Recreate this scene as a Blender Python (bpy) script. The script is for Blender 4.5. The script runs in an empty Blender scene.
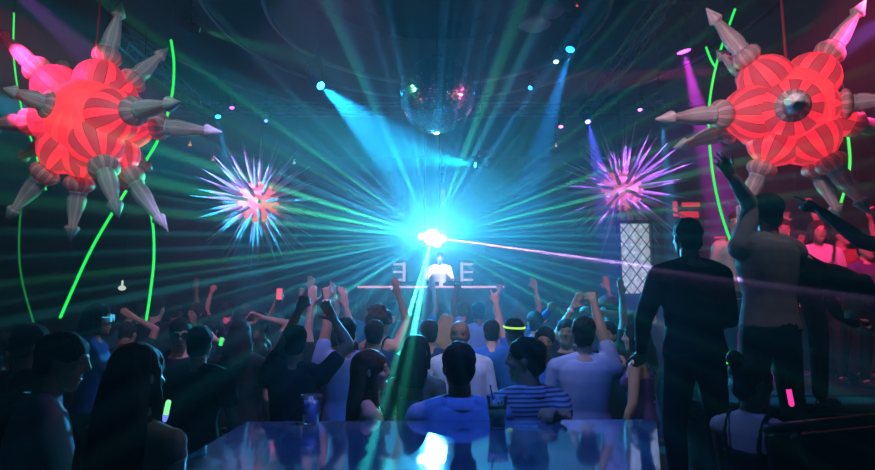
import bpy, bmesh, math, random
from mathutils import Vector, Matrix, noise, Euler
random.seed(7)
PI = math.pi
R = math.radians
S = bpy.context.scene
C = S.collection

# ------------------------------------------------------------------ camera
F = 600.0
PITCH = R(7.9)
CAM = Vector((0, 0, 1.68))


def P(x, y, Y):
    """world point seen at pixel (x, y) at distance Y in front of the camera"""
    a = (x - 437.5) / F
    b = (235 - y) / F
    d = Vector((a, math.cos(PITCH) - b * math.sin(PITCH), math.sin(PITCH) + b * math.cos(PITCH)))
    return CAM + d * (Y / d.y)


cam = bpy.data.cameras.new('camera')
cam.sensor_width = 36
cam.lens = F / 875 * 36
cam.clip_start = 0.05
co = bpy.data.objects.new('camera', cam)
C.objects.link(co)
co.location = CAM
co.rotation_euler = (PI / 2 + PITCH, 0, 0)
S.camera = co
S.view_settings.view_transform = 'Standard'
S.view_settings.look = 'None'
S.view_settings.gamma = 1
S.view_settings.use_curve_mapping = False
S.view_settings.exposure = 0
S.cycles.use_denoising = True
S.cycles.use_light_tree = False
S.cycles.volume_bounces = 0
S.cycles.max_bounces = 5
S.cycles.diffuse_bounces = 1
S.cycles.transparent_max_bounces = 12
S.cycles.sample_clamp_indirect = 4

# the club is full of thin theatrical haze
w = bpy.data.worlds.new('club_haze')
S.world = w
w.use_nodes = True
nt = w.node_tree
nt.nodes.clear()
out = nt.nodes.new('ShaderNodeOutputWorld')
bg = nt.nodes.new('ShaderNodeBackground')
bg.inputs[0].default_value = (0.0, 0.0, 0.0, 1)
v = nt.nodes.new('ShaderNodeVolumeScatter')
v.inputs['Density'].default_value = 0.035
v.inputs['Anisotropy'].default_value = 0.35
nt.links.new(bg.outputs[0], out.inputs[0])
# haze density shaped: thick over the dance floor, thinned nearby so silhouettes stay dark
tcw = nt.nodes.new('ShaderNodeTexCoord')
spw = nt.nodes.new('ShaderNodeSeparateXYZ')
nt.links.new(tcw.outputs['Object'], spw.inputs[0])
mrw = nt.nodes.new('ShaderNodeMapRange')
mrw.interpolation_type = 'SMOOTHSTEP'
mrw.inputs[1].default_value = 1.5
mrw.inputs[2].default_value = 9.0
mrw.inputs[3].default_value = 0.006
mrw.inputs[4].default_value = 0.05
nt.links.new(spw.outputs['Y'], mrw.inputs[0])
nt.links.new(mrw.outputs[0], v.inputs['Density'])
w.cycles.homogeneous_volume = False
w.cycles.volume_step_size = 0.8
w.cycles.volume_sampling = 'EQUIANGULAR'
nt.links.new(v.outputs[0], out.inputs['Volume'])

# ------------------------------------------------------------------ materials
MATS = {}


def mat(name, col, rough=0.6, metal=0.0, emit=None, es=0.0, noise_scale=0, noise_amt=0.0, spec=0.5, trans=0.0, ior=1.45):
    if name in MATS:
        return MATS[name]
    m = bpy.data.materials.new(name)
    m.use_nodes = True
    n = m.node_tree
    b = n.nodes['Principled BSDF']
    b.inputs['Base Color'].default_value = (*col, 1)
    b.inputs['Roughness'].default_value = rough
    b.inputs['Metallic'].default_value = metal
    b.inputs['Specular IOR Level'].default_value = spec
    b.inputs['Transmission Weight'].default_value = trans
    b.inputs['IOR'].default_value = ior
    if emit:
        b.inputs['Emission Color'].default_value = (*emit, 1)
        b.inputs['Emission Strength'].default_value = es
        m.cycles.emission_sampling = 'NONE'
    if noise_scale:
        tc = n.nodes.new('ShaderNodeTexCoord')
        t = n.nodes.new('ShaderNodeTexNoise')
        t.inputs['Scale'].default_value = noise_scale
        t.inputs['Detail'].default_value = 4
        n.links.new(tc.outputs['Object'], t.inputs['Vector'])
        mx = n.nodes.new('ShaderNodeMix')
        mx.data_type = 'RGBA'
        mx.inputs[6].default_value = (*[c * (1 - noise_amt) for c in col], 1)
        mx.inputs[7].default_value = (*[min(1, c * (1 + noise_amt)) for c in col], 1)
        n.links.new(t.outputs[0], mx.inputs[0])
        n.links.new(mx.outputs[2], b.inputs['Base Color'])
    MATS[name] = m
    return m


def emis(name, col, s):
    return mat(name, (0.02, 0.02, 0.02), emit=col, es=s)


BLACK = mat('black_metal', (0.02, 0.02, 0.022), 0.45, 0.3)
DARKWALL = mat('dark_wall_paint', (0.012, 0.012, 0.018), 0.8, noise_scale=3, noise_amt=0.4)
CEIL = mat('dark_ceiling_paint', (0.01, 0.011, 0.014), 0.85, noise_scale=1.5, noise_amt=0.5)
FLOOR = mat('dance_floor', (0.025, 0.025, 0.03), 0.4, noise_scale=2, noise_amt=0.3)
STEEL = mat('truss_steel', (0.25, 0.27, 0.3), 0.35, 0.9)


def link(name, me, m=None, parent=None):
    o = bpy.data.objects.new(name, me)
    C.objects.link(o)
    if m:
        if isinstance(m, (list, tuple)):
            for x in m:
                me.materials.append(x)
        else:
            me.materials.append(m)
    if parent:
        o.parent = parent
    return o


def obj(name, bm, m=None, parent=None, smooth=False):
    me = bpy.data.meshes.new(name)
    bmesh.ops.recalc_face_normals(bm, faces=bm.faces)
    if smooth:
        for f in bm.faces:
            f.smooth = True
    bm.to_mesh(me)
    bm.free()
    return link(name, me, m, parent)


def thing(name, label, cat, loc=(0, 0, 0), rot=(0, 0, 0), group=None):
    o = bpy.data.objects.new(name, None)
    o.empty_display_size = 0.1
    C.objects.link(o)
    o.location = loc
    o.rotation_euler = rot
    return tag(o, label, cat, group)


def tag(o, label, cat, group=None, kind=None):
    if label:
        o['label'] = label
    if cat:
        o['category'] = cat
    if group:
        o['group'] = group
    if kind:
        o['kind'] = kind
    return o


# ------------------------------------------------------------------ shapes
def frame(d, up=Vector((0, 0, 1))):
    d = d.normalized()
    if abs(d.dot(up)) > 0.98:
        up = Vector((1, 0, 0)) if abs(d.x) < 0.9 else Vector((0, 1, 0))
    x = up.cross(d).normalized()
    y = d.cross(x).normalized()
    return x, y, d


def loft(bm, rings, cap=True, mi=0):
    """rings: list of lists of Vectors (same length)"""
    vs = [[bm.verts.new(p) for p in r] for r in rings]
    n = len(vs[0])
    for i in range(len(vs) - 1):
        for j in range(n):
            k = (j + 1) % n
            f = bm.faces.new((vs[i][j], vs[i][k], vs[i + 1][k], vs[i + 1][j]))
            f.material_index = mi
    if cap:
        for r in (vs[0][::-1], vs[-1]):
            f = bm.faces.new(r)
            f.material_index = mi
    return vs


def box(bm, c, s, M=None, mi=0):
    c = Vector(c)
    vs = []
    for z in (-1, 1):
        for y in (-1, 1):
            for x in (-1, 1):
                p = c + Vector((x * s[0] / 2, y * s[1] / 2, z * s[2] / 2))
                vs.append(bm.verts.new(M @ p if M else p))
    for q in ((0, 2, 3, 1), (4, 5, 7, 6), (0, 1, 5, 4), (2, 6, 7, 3), (0, 4, 6, 2), (1, 3, 7, 5)):
        bm.faces.new([vs[i] for i in q]).material_index = mi


def lathe(bm, prof, a=Vector((0, 0, 0)), d=Vector((0, 0, 1)), seg=16, mi=0, cap=True):
    """prof: (distance along axis, radius)"""
    x, y, z = frame(Vector(d))
    rings = []
    for t, r in prof:
        r = max(r, 1e-4)
        rings.append([a + z * t + (x * math.cos(2 * PI * k / seg) + y * math.sin(2 * PI * k / seg)) * r for k in range(seg)])
    loft(bm, rings, cap, mi)


def capsule(bm, a, b, ra, rb, seg=10):
    a = Vector(a)
    b = Vector(b)
    L = (b - a).length
    d = (b - a) if L > 1e-6 else Vector((0, 0, 1))
    prof = []
    for k in range(4):
        t = PI / 2 * (1 - k / 4)
        prof.append((-math.sin(t) * ra, math.cos(t) * ra))
    prof += [(0, ra), (L, rb)]
    for k in range(1, 5):
        t = PI / 2 * k / 4
        prof.append((L + math.sin(t) * rb, math.cos(t) * rb))
    lathe(bm, prof, a, d, seg)


def ellipsoid(bm, c, r, M=None, seg=12, rings=8):
    c = Vector(c)
    rr = []
    for i in range(rings + 1):
        t = -PI / 2 + PI * i / rings
        q = max(math.cos(t), 0.02)
        rr.append([])
        for k in range(seg):
            p = Vector((r[0] * q * math.cos(2 * PI * k / seg), r[1] * q * math.sin(2 * PI * k / seg), r[2] * math.sin(t)))
            if M:
                p = M @ p
            rr[-1].append(c + p)
    loft(bm, rr)


def tube(bm, pts, r, seg=8):
    pts = [Vector(p) for p in pts]
    rings = []
    px = None
    for i, p in enumerate(pts):
        d = (pts[min(i + 1, len(pts) - 1)] - pts[max(i - 1, 0)]).normalized()
        if px is None:
            x, y, _ = frame(d)
        else:
            x = (px - d * px.dot(d)).normalized()
            y = d.cross(x)
        px = x
        rad = r[i] if isinstance(r, (list, tuple)) else r
        rings.append([p + (x * math.cos(2 * PI * k / seg) + y * math.sin(2 * PI * k / seg)) * rad for k in range(seg)])
    loft(bm, rings)


def smooth_path(pts, n=8):
    pts = [Vector(p) for p in pts]
    o = []
    for i in range(len(pts) - 1):
        p0 = pts[max(i - 1, 0)]
        p1, p2 = pts[i], pts[i + 1]
        p3 = pts[min(i + 2, len(pts) - 1)]
        for k in range(n):
            t = k / n
            o.append(0.5 * ((2 * p1) + (p2 - p0) * t + (2 * p0 - 5 * p1 + 4 * p2 - p3) * t * t + (3 * p1 - p0 - 3 * p2 + p3) * t ** 3))
    o.append(pts[-1])
    return o


# ------------------------------------------------------------------ the room
def slab(name, lo, hi, m):
    bm = bmesh.new()
    lo, hi = Vector(lo), Vector(hi)
    box(bm, (lo + hi) / 2, hi - lo)
    o = obj(name, bm, m)
    o['kind'] = 'structure'
    return o


XW, YB, ZC = 11.0, 18.0, 6.6
slab('floor', (-XW, -4, -0.2), (XW, YB, 0), FLOOR)
slab('ceiling', (-XW, -4, ZC), (XW, YB, ZC + 0.2), CEIL)
slab('wall_back', (-XW, YB, -0.2), (XW, YB + 0.2, ZC + 0.2), DARKWALL)
slab('wall_left', (-XW - 0.2, -4, -0.2), (-XW, YB + 0.2, ZC + 0.2), DARKWALL)
slab('wall_right', (XW, -4, -0.2), (XW + 0.2, YB + 0.2, ZC + 0.2), DARKWALL)
slab('wall_front', (-XW, -4.2, -0.2), (XW, -4, ZC + 0.2), DARKWALL)
# raised VIP platform at the right, where people stand above the dance floor
slab('floor_platform', (0.95, 2.55, 0.0), (6.0, 5.6, 0.62), mat('platform_black', (0.015, 0.015, 0.018), 0.5))


def ring_pts(cx, cy, z, r, n=72):
    return [Vector((cx + r * math.cos(2 * PI * k / n), cy + r * math.sin(2 * PI * k / n), z)) for k in range(n + 1)]


for r, z, rad, lab in ((3.6, 6.42, 0.03, 'wide dark steel hoop hung under the ceiling around the mirror ball'),
                       (2.65, 6.36, 0.035, 'smaller steel hoop inside the wide ceiling hoop'),
                       (5.2, 6.5, 0.03, 'largest steel hoop on the ceiling, outside both others')):
    bm = bmesh.new()
    tube(bm, ring_pts(0, 8.9, z, r), rad, 6)
    tag(obj('ceiling_hoop', bm, STEEL, smooth=True), lab, 'lighting hoop', 'ceiling hoops')

# round recessed drum in the ceiling
bm = bmesh.new()
n = 64
for r0, r1, z0, z1 in ((1.9, 1.9, 6.3, 6.6), (1.9, 2.05, 6.3, 6.3), (2.05, 2.05, 6.3, 6.6)):
    a = [bm.verts.new((r0 * math.cos(2 * PI * k / n), 7.6 + r0 * math.sin(2 * PI * k / n), z0)) for k in range(n)]
    b = [bm.verts.new((r1 * math.cos(2 * PI * k / n), 7.6 + r1 * math.sin(2 * PI * k / n), z1)) for k in range(n)]
    for k in range(n):
        bm.faces.new((a[k], a[(k + 1) % n], b[(k + 1) % n], b[k]))
o = obj('ceiling_cove', bm, CEIL, smooth=False)
o['kind'] = 'structure'


# ------------------------------------------------------------------ laser burst light
def laser(src, tgt, share=1.0):
    """one laser projector throwing flat fans of light towards the VIP area; bright fans sit at fixed angles round its axis"""
    L = bpy.data.lights.new('laser_light', 'SPOT')
    L.energy = 15000
    L.spot_size = R(178)
    L.spot_blend = 0.05
    L.shadow_soft_size = 0.01
    o = bpy.data.objects.new('laser_light', L)
    C.objects.link(o)
    o.location = src
    o.rotation_euler = (tgt - src).to_track_quat('-Z', 'Y').to_euler()
    L.use_nodes = True
    n = L.node_tree
    n.nodes.clear()
    N = n.nodes
    K = n.links
    out = N.new('ShaderNodeOutputLight')
    e = N.new('ShaderNodeEmission')
    K.new(e.outputs[0], out.inputs[0])
    tc = N.new('ShaderNodeTexCoord')
    sp = N.new('ShaderNodeSeparateXYZ')
    K.new(tc.outputs['Normal'], sp.inputs[0])
    ng = N.new('ShaderNodeMath')
    ng.operation = 'MULTIPLY'
    ng.inputs[1].default_value = -1
    K.new(sp.outputs['X'], ng.inputs[0])
    at = N.new('ShaderNodeMath')
    at.operation = 'ARCTAN2'
    K.new(sp.outputs['Y'], at.inputs[0])
    K.new(ng.outputs[0], at.inputs[1])          # angle as seen from the audience, anticlockwise from the right
    # (angle, half width, rgb)
    G = (0.06, 1.0, 0.45)
    CY = (0.05, 0.85, 0.9)
    beams = [(144, .9, G, 5), (150, 1.6, G, 3), (114, 1.6, (0.03, .8, .7), 4.5), (162, 1.4, G, 9), (168.5, 1.6, G, 9), (174.5, 1.2, G, 6),
             (157, .6, CY, 4), (179, .7, CY, 4), (166, .4, CY, 6), (171.5, .4, CY, 5), (134, .7, CY, 1.5), (124, .8, G, .8),
             (-174, .7, G, 5), (-169, .9, CY, 5), (-165, .6, CY, 4), (-160, .8, CY, 3), (-148, 1.6, CY, 4.5), (-153, .6, CY, 2), (-138, 1.2, CY, 1.6),
             (-177.5, .4, CY, 4), (-171.5, .4, CY, 4),
             (-106.5, 1.8, (0.05, 1, .7), 40), (-101, 2.2, (0.05, 1, .7), 36), (-97, .6, CY, 5), (-112, .7, CY, 4), (-118, 1.2, CY, 1.5), (-127, 1, CY, 1.2),
             (69, 2.2, G, 2.8), (64, 1.0, G, 2), (75, .7, CY, 1), (96, .8, CY, 0.7), (86, .6, G, .5),
             (45, .8, G, 2.5), (49.5, .6, G, 2), (53, .4, G, 1.6), (41, .5, G, 2.2), (37, .7, G, 2.8), (33, .5, CY, 3), (29.5, .7, G, 3.5),
             (25, .5, CY, 3), (21.5, .8, G, 6), (17, .5, CY, 4), (14, .9, G, 7), (10, .5, CY, 4), (7, .6, G, 6), (3.5, .4, CY, 4), (1, .4, CY, 4), (-2, .4, CY, 4),
             (-7.4, .36, (.65, .35, 1), 50), (-4.6, .4, CY, 4), (-12, .5, CY, 3), (-16, .5, CY, 2.5), (-20.5, .7, G, 5), (-30, 1.3, G, 4),
             (-25, .5, CY, 2), (-37, .6, CY, 1.5), (-46, .8, CY, 1), (-60, .8, CY, .8)]
    acc = None
    nsec = 24
    for k in range(nsec):
        a0 = -180 + 360 / nsec * k
        a1 = a0 + 360 / nsec
        stops = {}
        for a, hw, col, st in beams:
            if a0 <= a < a1:
                for q, s_ in ((-1, 0), (-.3, .9), (.3, 1), (1, 0)):
                    p = (a + q * hw - a0) / (a1 - a0)
                    p = min(max(p, 0.002), 0.998)
                    stops[p] = tuple(c * st / 52 * s_ for c in col)
        if not stops:
            continue
        keys = sorted(stops)[:30]
        mr = N.new('ShaderNodeMapRange')
        mr.clamp = True
        mr.inputs[1].default_value = R(a0)
        mr.inputs[2].default_value = R(a1)
        K.new(at.outputs[0], mr.inputs[0])
        cr = N.new('ShaderNodeValToRGB')
        K.new(mr.outputs[0], cr.inputs[0])
        E = cr.color_ramp.elements
        E[0].position = 0
        E[0].color = (0, 0, 0, 1)
        E[1].position = 1
        E[1].color = (0, 0, 0, 1)
        for p in keys:
            x = E.new(p)
            x.color = (*stops[p], 1)
        if acc is None:
            acc = cr.outputs[0]
        else:
            ad = N.new('ShaderNodeVectorMath')
            ad.operation = 'ADD'
            K.new(acc, ad.inputs[0])
            K.new(cr.outputs[0], ad.inputs[1])
            acc = ad.outputs[0]
    sc = N.new('ShaderNodeVectorMath')
    sc.operation = 'SCALE'
    sc.inputs['Scale'].default_value = 52 * LASER_BEAMS
    K.new(acc, sc.inputs[0])
    # fine irregular fans between the strong ones
    nz = N.new('ShaderNodeTexNoise')
    nz.noise_dimensions = '1D'
    nz.inputs['Scale'].default_value = 14
    nz.inputs['Detail'].default_value = 3
    nz.inputs['Roughness'].default_value = .7
    K.new(at.outputs[0], nz.inputs['W'])
    mm = N.new('ShaderNodeMapRange')
    mm.inputs[1].default_value = .5
    mm.inputs[2].default_value = .75
    mm.inputs[3].default_value = 1.0
    mm.inputs[4].default_value = 2.6
    K.new(nz.outputs[0], mm.inputs[0])
    bs = N.new('ShaderNodeVectorMath')
    bs.operation = 'SCALE'
    bs.inputs[0].default_value = LASER_BASE
    K.new(mm.outputs[0], bs.inputs['Scale'])
    ad = N.new('ShaderNodeVectorMath')
    ad.operation = 'ADD'
    K.new(sc.outputs[0], ad.inputs[0])
    K.new(bs.outputs[0], ad.inputs[1])
    K.new(ad.outputs[0], e.inputs[0])
    e.inputs[1].default_value = 0.01 * share
    # the wash is brightest along the axis and falls off to the side
    ab = N.new('ShaderNodeMath')
    ab.operation = 'ABSOLUTE'
    K.new(sp.outputs['Z'], ab.inputs[0])
    pw = N.new('ShaderNodeMath')
    pw.operation = 'POWER'
    pw.inputs[1].default_value = 36
    K.new(ab.outputs[0], pw.inputs[0])
    pm = N.new('ShaderNodeMath')
    pm.operation = 'MULTIPLY'
    K.new(pw.outputs[0], pm.inputs[0])
    K.new(mm.outputs[0], pm.inputs[1])
    el = N.new('ShaderNodeMath')
    el.operation = 'SINE'
    K.new(at.outputs[0], el.inputs[0])
    em_ = N.new('ShaderNodeMapRange')
    em_.interpolation_type = 'SMOOTHSTEP'
    em_.inputs[1].default_value = -.75
    em_.inputs[2].default_value = .45
    em_.inputs[3].default_value = .62
    em_.inputs[4].default_value = 1.15
    K.new(el.outputs[0], em_.inputs[0])
    pm3 = N.new('ShaderNodeMath')
    pm3.operation = 'MULTIPLY'
    K.new(pm.outputs[0], pm3.inputs[0])
    K.new(em_.outputs[0], pm3.inputs[1])
    K.new(pm3.outputs[0], bs.inputs['Scale'])
    pw2 = N.new('ShaderNodeMath')
    pw2.operation = 'POWER'
    pw2.inputs[1].default_value = 8
    K.new(ab.outputs[0], pw2.inputs[0])
    pm2 = N.new('ShaderNodeMath')
    pm2.operation = 'MULTIPLY'
    pm2.inputs[1].default_value = 52 * LASER_BEAMS
    K.new(pw2.outputs[0], pm2.inputs[0])
    K.new(pm2.outputs[0], sc.inputs['Scale'])
    return o


LASER_BEAMS = 7.5
LASER_BASE = (2.2, 23, 48)
SRC = P(432, 237, 11.5)
for _k in range(8):  # eight copies of one light at one spot, added for cleaner sampling
    laser(SRC, Vector((0.0, 0, 1.66)), 1 / 8)


def spotlight(a, b, col, en, deg, r=0.03, blend=0.35, parent=None):
    L = bpy.data.lights.new('spot_lamp', 'SPOT')
    L.energy = en
    L.color = col
    L.spot_size = R(deg)
    L.spot_blend = blend
    L.shadow_soft_size = r
    o = bpy.data.objects.new('spot_lamp', L)
    C.objects.link(o)
    o.location = a
    o.rotation_euler = (b - a).to_track_quat('-Z', 'Y').to_euler()
    return o


def fixture(px, py, D, tgt, col, en, deg, label, size=1.0, lens_s=20, top=None, lensr=0.06, group='moving head lamps on the ceiling rig'):
    """moving head: base on a drop pole, yoke, barrel head with lit lens; spot lamp just in front of the lens"""
    a = P(px, py, D)
    d = (tgt - a).normalized()
    t = thing('moving_head_lamp', label, 'stage light', a, group=group)
    bm = bmesh.new()
    s = size
    lathe(bm, [(-.34 * s, .03 * s), (-.33 * s, .085 * s), (-.2 * s, .11 * s), (-.08 * s, .1 * s), (-.02 * s, .085 * s), (-.0 * s, .085 * s), (-.01 * s, .07 * s)], Vector((0, 0, 0)), d, 20)
    obj('head', bm, BLACK, t, True)
    bm = bmesh.new()
    lathe(bm, [(-.012 * s, lensr * s), (-.006 * s, lensr * s), (-.001 * s, lensr * .6 * s)], Vector((0, 0, 0)), d, 20)
    obj('lens', bm, emis('lens_%.2f_%.2f_%.2f_%g' % (*col, lens_s), col, lens_s), t)
    piv = -d * .18 * s
    side = d.cross(Vector((0, 0, 1)))
    side = side.normalized() if side.length > .1 else Vector((1, 0, 0))
    bm = bmesh.new()
    yk = [piv + side * .13 * s, piv + side * .15 * s + Vector((0, 0, .12 * s)), piv + side * .11 * s + Vector((0, 0, .24 * s)), piv + Vector((0, 0, .26 * s)),
          piv - side * .11 * s + Vector((0, 0, .24 * s)), piv - side * .15 * s + Vector((0, 0, .12 * s)), piv - side * .13 * s]
    tube(bm, smooth_path(yk, 4), .022 * s, 8)
    obj('yoke', bm, BLACK, t, True)
    bm = bmesh.new()
    M = Matrix.Translation(piv + Vector((0, 0, .32 * s)))
    box(bm, (0, 0, 0), (.24 * s, .2 * s, .1 * s), M)
    obj('base', bm, BLACK, t)
    zt = (top if top is not None else ZC) - a.z
    bm = bmesh.new()
    capsule(bm, piv + Vector((0, 0, .36 * s)), Vector((piv.x, piv.y, zt)), .018 * s, .018 * s, 8)
    obj('hanging_pole', bm, BLACK, t, True)
    if en:
        spotlight(a + d * .02, tgt, col, en, deg, r=.03)
    return t


fixture(321, 86, 9, P(440, 190, 7.4), (0.01, .45, 1), 7500, 21, 'bright blue moving head lamp left of the mirror ball', lens_s=40)
fixture(570, 50, 8, P(541, 150, 7.6), (.01, .28, 1), 5500, 11, 'blue moving head lamp with a steep beam right of the mirror ball', lens_s=10)
fixture(684, 52, 7.5, P(722, 200, 7.6), (.9, .04, 1), 6000, 15, 'magenta moving head lamp near the right inflatable star', 1.1, lens_s=12, lensr=.075)
fixture(661, 118, 10, P(672, 215, 9.6), (.01, .45, 1), 4500, 9, 'small cyan lamp whose beam drops behind the right spiky ball', .8, lens_s=20)
fixture(588, 122, 11, P(604, 190, 10), (.08, .08, 1), 4500, 13, 'small deep blue lamp above the right spiky ball', .8, lens_s=25)
fixture(218, 117, 11, P(232, 190, 10.5), (.01, .4, 1), 3000, 9, 'small cyan lamp above the left spiky ball', .8, lens_s=18)
fixture(475, 165, 10.5, P(300, 138, 9.6), (.01, .75, 1), 5000, 26, 'cyan lamp right under the mirror ball throwing its beam leftwards', .7, lens_s=60)
fixture(530, 88, 11, P(470, 130, 10), (.01, .25, 1), 0, 14, 'small pale blue lamp between mirror ball and steep blue beam', .7, lens_s=15)
fixture(266, 121, 12, P(262, 160, 11), (.05, .1, 1), 0, 12, 'tiny blue lamp over the left spiky ball, right of the magenta one', .6, lens_s=10)
for px, py, D, col, lab in ((232, 108, 12, (.9, .05, .8), 'tiny magenta lamp over the left spiky ball'),
                            (561, 127, 12, (1, .1, .7), 'tiny pink lamp left of the deep blue lamp'),
                            (640, 110, 12, (.7, .1, 1), 'tiny purple lamp left of the small cyan lamp'),
                            (556, 62, 10, (.3, .6, 1), 'tiny pale lamp above the steep blue beam')):
    fixture(px, py, D, P(px + 5, py + 60, D - .5), col, 0, 12, lab, .6, lens_s=12, lensr=.07)


# ------------------------------------------------------------------ inflatable stars
def panel_mat(name, axis_n, col_a, col_b, ea, eb, es, seam=0.06):
    """sewn fabric gores: two fabrics alternating round the part's own z axis, thin dark seams between"""
    m = bpy.data.materials.new(name)
    m.use_nodes = True
    n = m.node_tree
    N, K = n.nodes, n.links
    b = N['Principled BSDF']
    b.inputs['Roughness'].default_value = .55
    tc = N.new('ShaderNodeTexCoord')
    sp = N.new('ShaderNodeSeparateXYZ')
    K.new(tc.outputs['Object'], sp.inputs[0])
    at = N.new('ShaderNodeMath')
    at.operation = 'ARCTAN2'
    K.new(sp.outputs['Y'], at.inputs[0])
    K.new(sp.outputs['X'], at.inputs[1])
    mu = N.new('ShaderNodeMath')
    mu.operation = 'MULTIPLY_ADD'
    mu.inputs[1].default_value = axis_n / (2 * PI)
    mu.inputs[2].default_value = 20
    K.new(at.outputs[0], mu.inputs[0])
    fr = N.new('ShaderNodeMath')
    fr.operation = 'FRACT'
    K.new(mu.outputs[0], fr.inputs[0])
    gt = N.new('ShaderNodeMath')
    gt.operation = 'GREATER_THAN'
    gt.inputs[1].default_value = .5
    K.new(fr.outputs[0], gt.inputs[0])
    # seams at every half gore
    m2 = N.new('ShaderNodeMath')
    m2.operation = 'MULTIPLY'
    m2.inputs[1].default_value = 2
    K.new(fr.outputs[0], m2.inputs[0])
    f2 = N.new('ShaderNodeMath')
    f2.operation = 'FRACT'
    K.new(m2.outputs[0], f2.inputs[0])
    lt = N.new('ShaderNodeMath')
    lt.operation = 'LESS_THAN'
    lt.inputs[1].default_value = seam
    K.new(f2.outputs[0], lt.inputs[0])

    def mixer(a, b_, c):
        x = N.new('ShaderNodeMix')
        x.data_type = 'RGBA'
        x.inputs[6].default_value = (*a, 1)
        x.inputs[7].default_value = (*b_, 1)
        K.new(gt.outputs[0], x.inputs[0])
        y = N.new('ShaderNodeMix')
        y.data_type = 'RGBA'
        y.inputs[7].default_value = (*c, 1)
        K.new(x.outputs[2], y.inputs[6])
        K.new(lt.outputs[0], y.inputs[0])
        return y.outputs[2]
    K.new(mixer(col_a, col_b, (.12, .02, .02)), b.inputs['Base Color'])
    K.new(mixer(ea, eb, tuple(c * .35 for c in eb)), b.inputs['Emission Color'])
    b.inputs['Emission Strength'].default_value = es
    m.cycles.emission_sampling = 'NONE'
    MATS[name] = m
    return m


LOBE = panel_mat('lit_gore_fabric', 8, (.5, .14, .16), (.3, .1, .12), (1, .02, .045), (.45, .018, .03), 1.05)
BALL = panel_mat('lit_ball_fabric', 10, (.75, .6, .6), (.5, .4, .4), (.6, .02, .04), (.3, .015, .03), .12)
SPIKE = panel_mat('spike_fabric', 8, (.78, .74, .76), (.62, .58, .6), (0, 0, 0), (0, 0, 0), 0, .05)
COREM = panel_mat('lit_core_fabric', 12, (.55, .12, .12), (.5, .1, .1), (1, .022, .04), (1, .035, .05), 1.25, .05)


def inflatable_star(label, cx, cy, D, Rm, tips, cable_top=True):
    c = P(cx, cy, D)
    t = thing('inflatable_star', label, 'inflatable star', c, group='big inflatable stars')
    k = D / F  # metres per pixel here
    rc = Rm * .31
    bm = bmesh.new()
    ellipsoid(bm, (0, 0, 0), (rc, rc, rc), seg=32, rings=20)
    core = obj('core', bm, COREM, t, True)
    core.rotation_euler = (R(80), 0, R(10))
    for (tx, ty, yf, ln) in tips:
        dx, dz = (tx - cx) * k, -(ty - cy) * k
        Rt = Rm * ln
        q = Rt * Rt - dx * dx - dz * dz
        dy = math.sqrt(q) * yf if q > 0 else 0
        v = P(tx, ty, D + dy) - c
        Lh = v.length
        q = v.to_track_quat('Z', 'Y')

        def part(name, prof, m, parent, seg=24, off=0.0):
            bm = bmesh.new()
            lathe(bm, [(a * Lh, r * Rm) for a, r in prof], Vector((0, 0, 0)), Vector((0, 0, 1)), seg)
            o = obj(name, bm, m, parent, True)
            return o
        lobe = part('lobe', [(.1, .10), (.17, .16), (.24, .19), (.31, .197), (.37, .18), (.42, .145), (.46, .09), (.475, .06)], LOBE, t)
        lobe.rotation_euler = q.to_euler()
        part('ball', [(.46, .05), (.472, .08), (.5, .105), (.525, .11), (.55, .105), (.578, .08), (.59, .045)], BALL, lobe, 20)
        part('spike', [(.58, .045), (.585, .066), (.6, .07), (.607, .06), (.65, .068), (.7, .064), (.86, .03), (.865, .04), (.875, .024)], SPIKE, lobe, 16)
        part('arrow_tip', [(.865, .02), (.87, .046), (.885, .054), (.92, .038), (1.0, .004)], SPIKE, lobe, 16)
    bm = bmesh.new()
    capsule(bm, (0, 0, rc * .9), (0.02, 0, ZC - c.z), .012, .012, 6)
    obj('hanging_cable', bm, mat('red_cable', (.3, .02, .04), .5), t, True)
    return t


inflatable_star('big inflatable star at the left, pink and red with grey spikes on its right side', 90, 120, 5.2, 1.16,
                [(122, 2, .25, 1), (168, 48, .5, 1), (181, 102, -.9, .98), (222, 132, .15, 1), (153, 172, .9, .95), (168, 232, -.3, 1.0),
                 (119, 218, -.8, .98), (70, 242, .35, 1), (4, 222, .3, 1.02), (16, 160, .9, .9), (-22, 124, .3, 1), (3, 88, -.75, .95), (-8, 26, .3, 1.05),
                 (60, 60, .9, 1)])
inflatable_star('big inflatable star at the right, red body with a dark round hub facing forward', 790, 110, 5.0, 1.16,
                [(706, 8, -.3, 1.05), (716, 50, .8, .98), (655, 119, -.4, 1.1), (673, 148, .5, 1.02), (737, 222, .35, 1.02), (842, 220, .2, .95),
                 (870, 214, -.5, 1.0), (866, 0, -.25, 1.1), (900, 98, -.5, 1.0), (905, 134, .5, 1.0), (796, 101, -1, .93)])


# ------------------------------------------------------------------ spiky balls
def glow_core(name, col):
    return mat(name, (.8, .5, .45), .6, emit=col, es=1.0)


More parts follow.
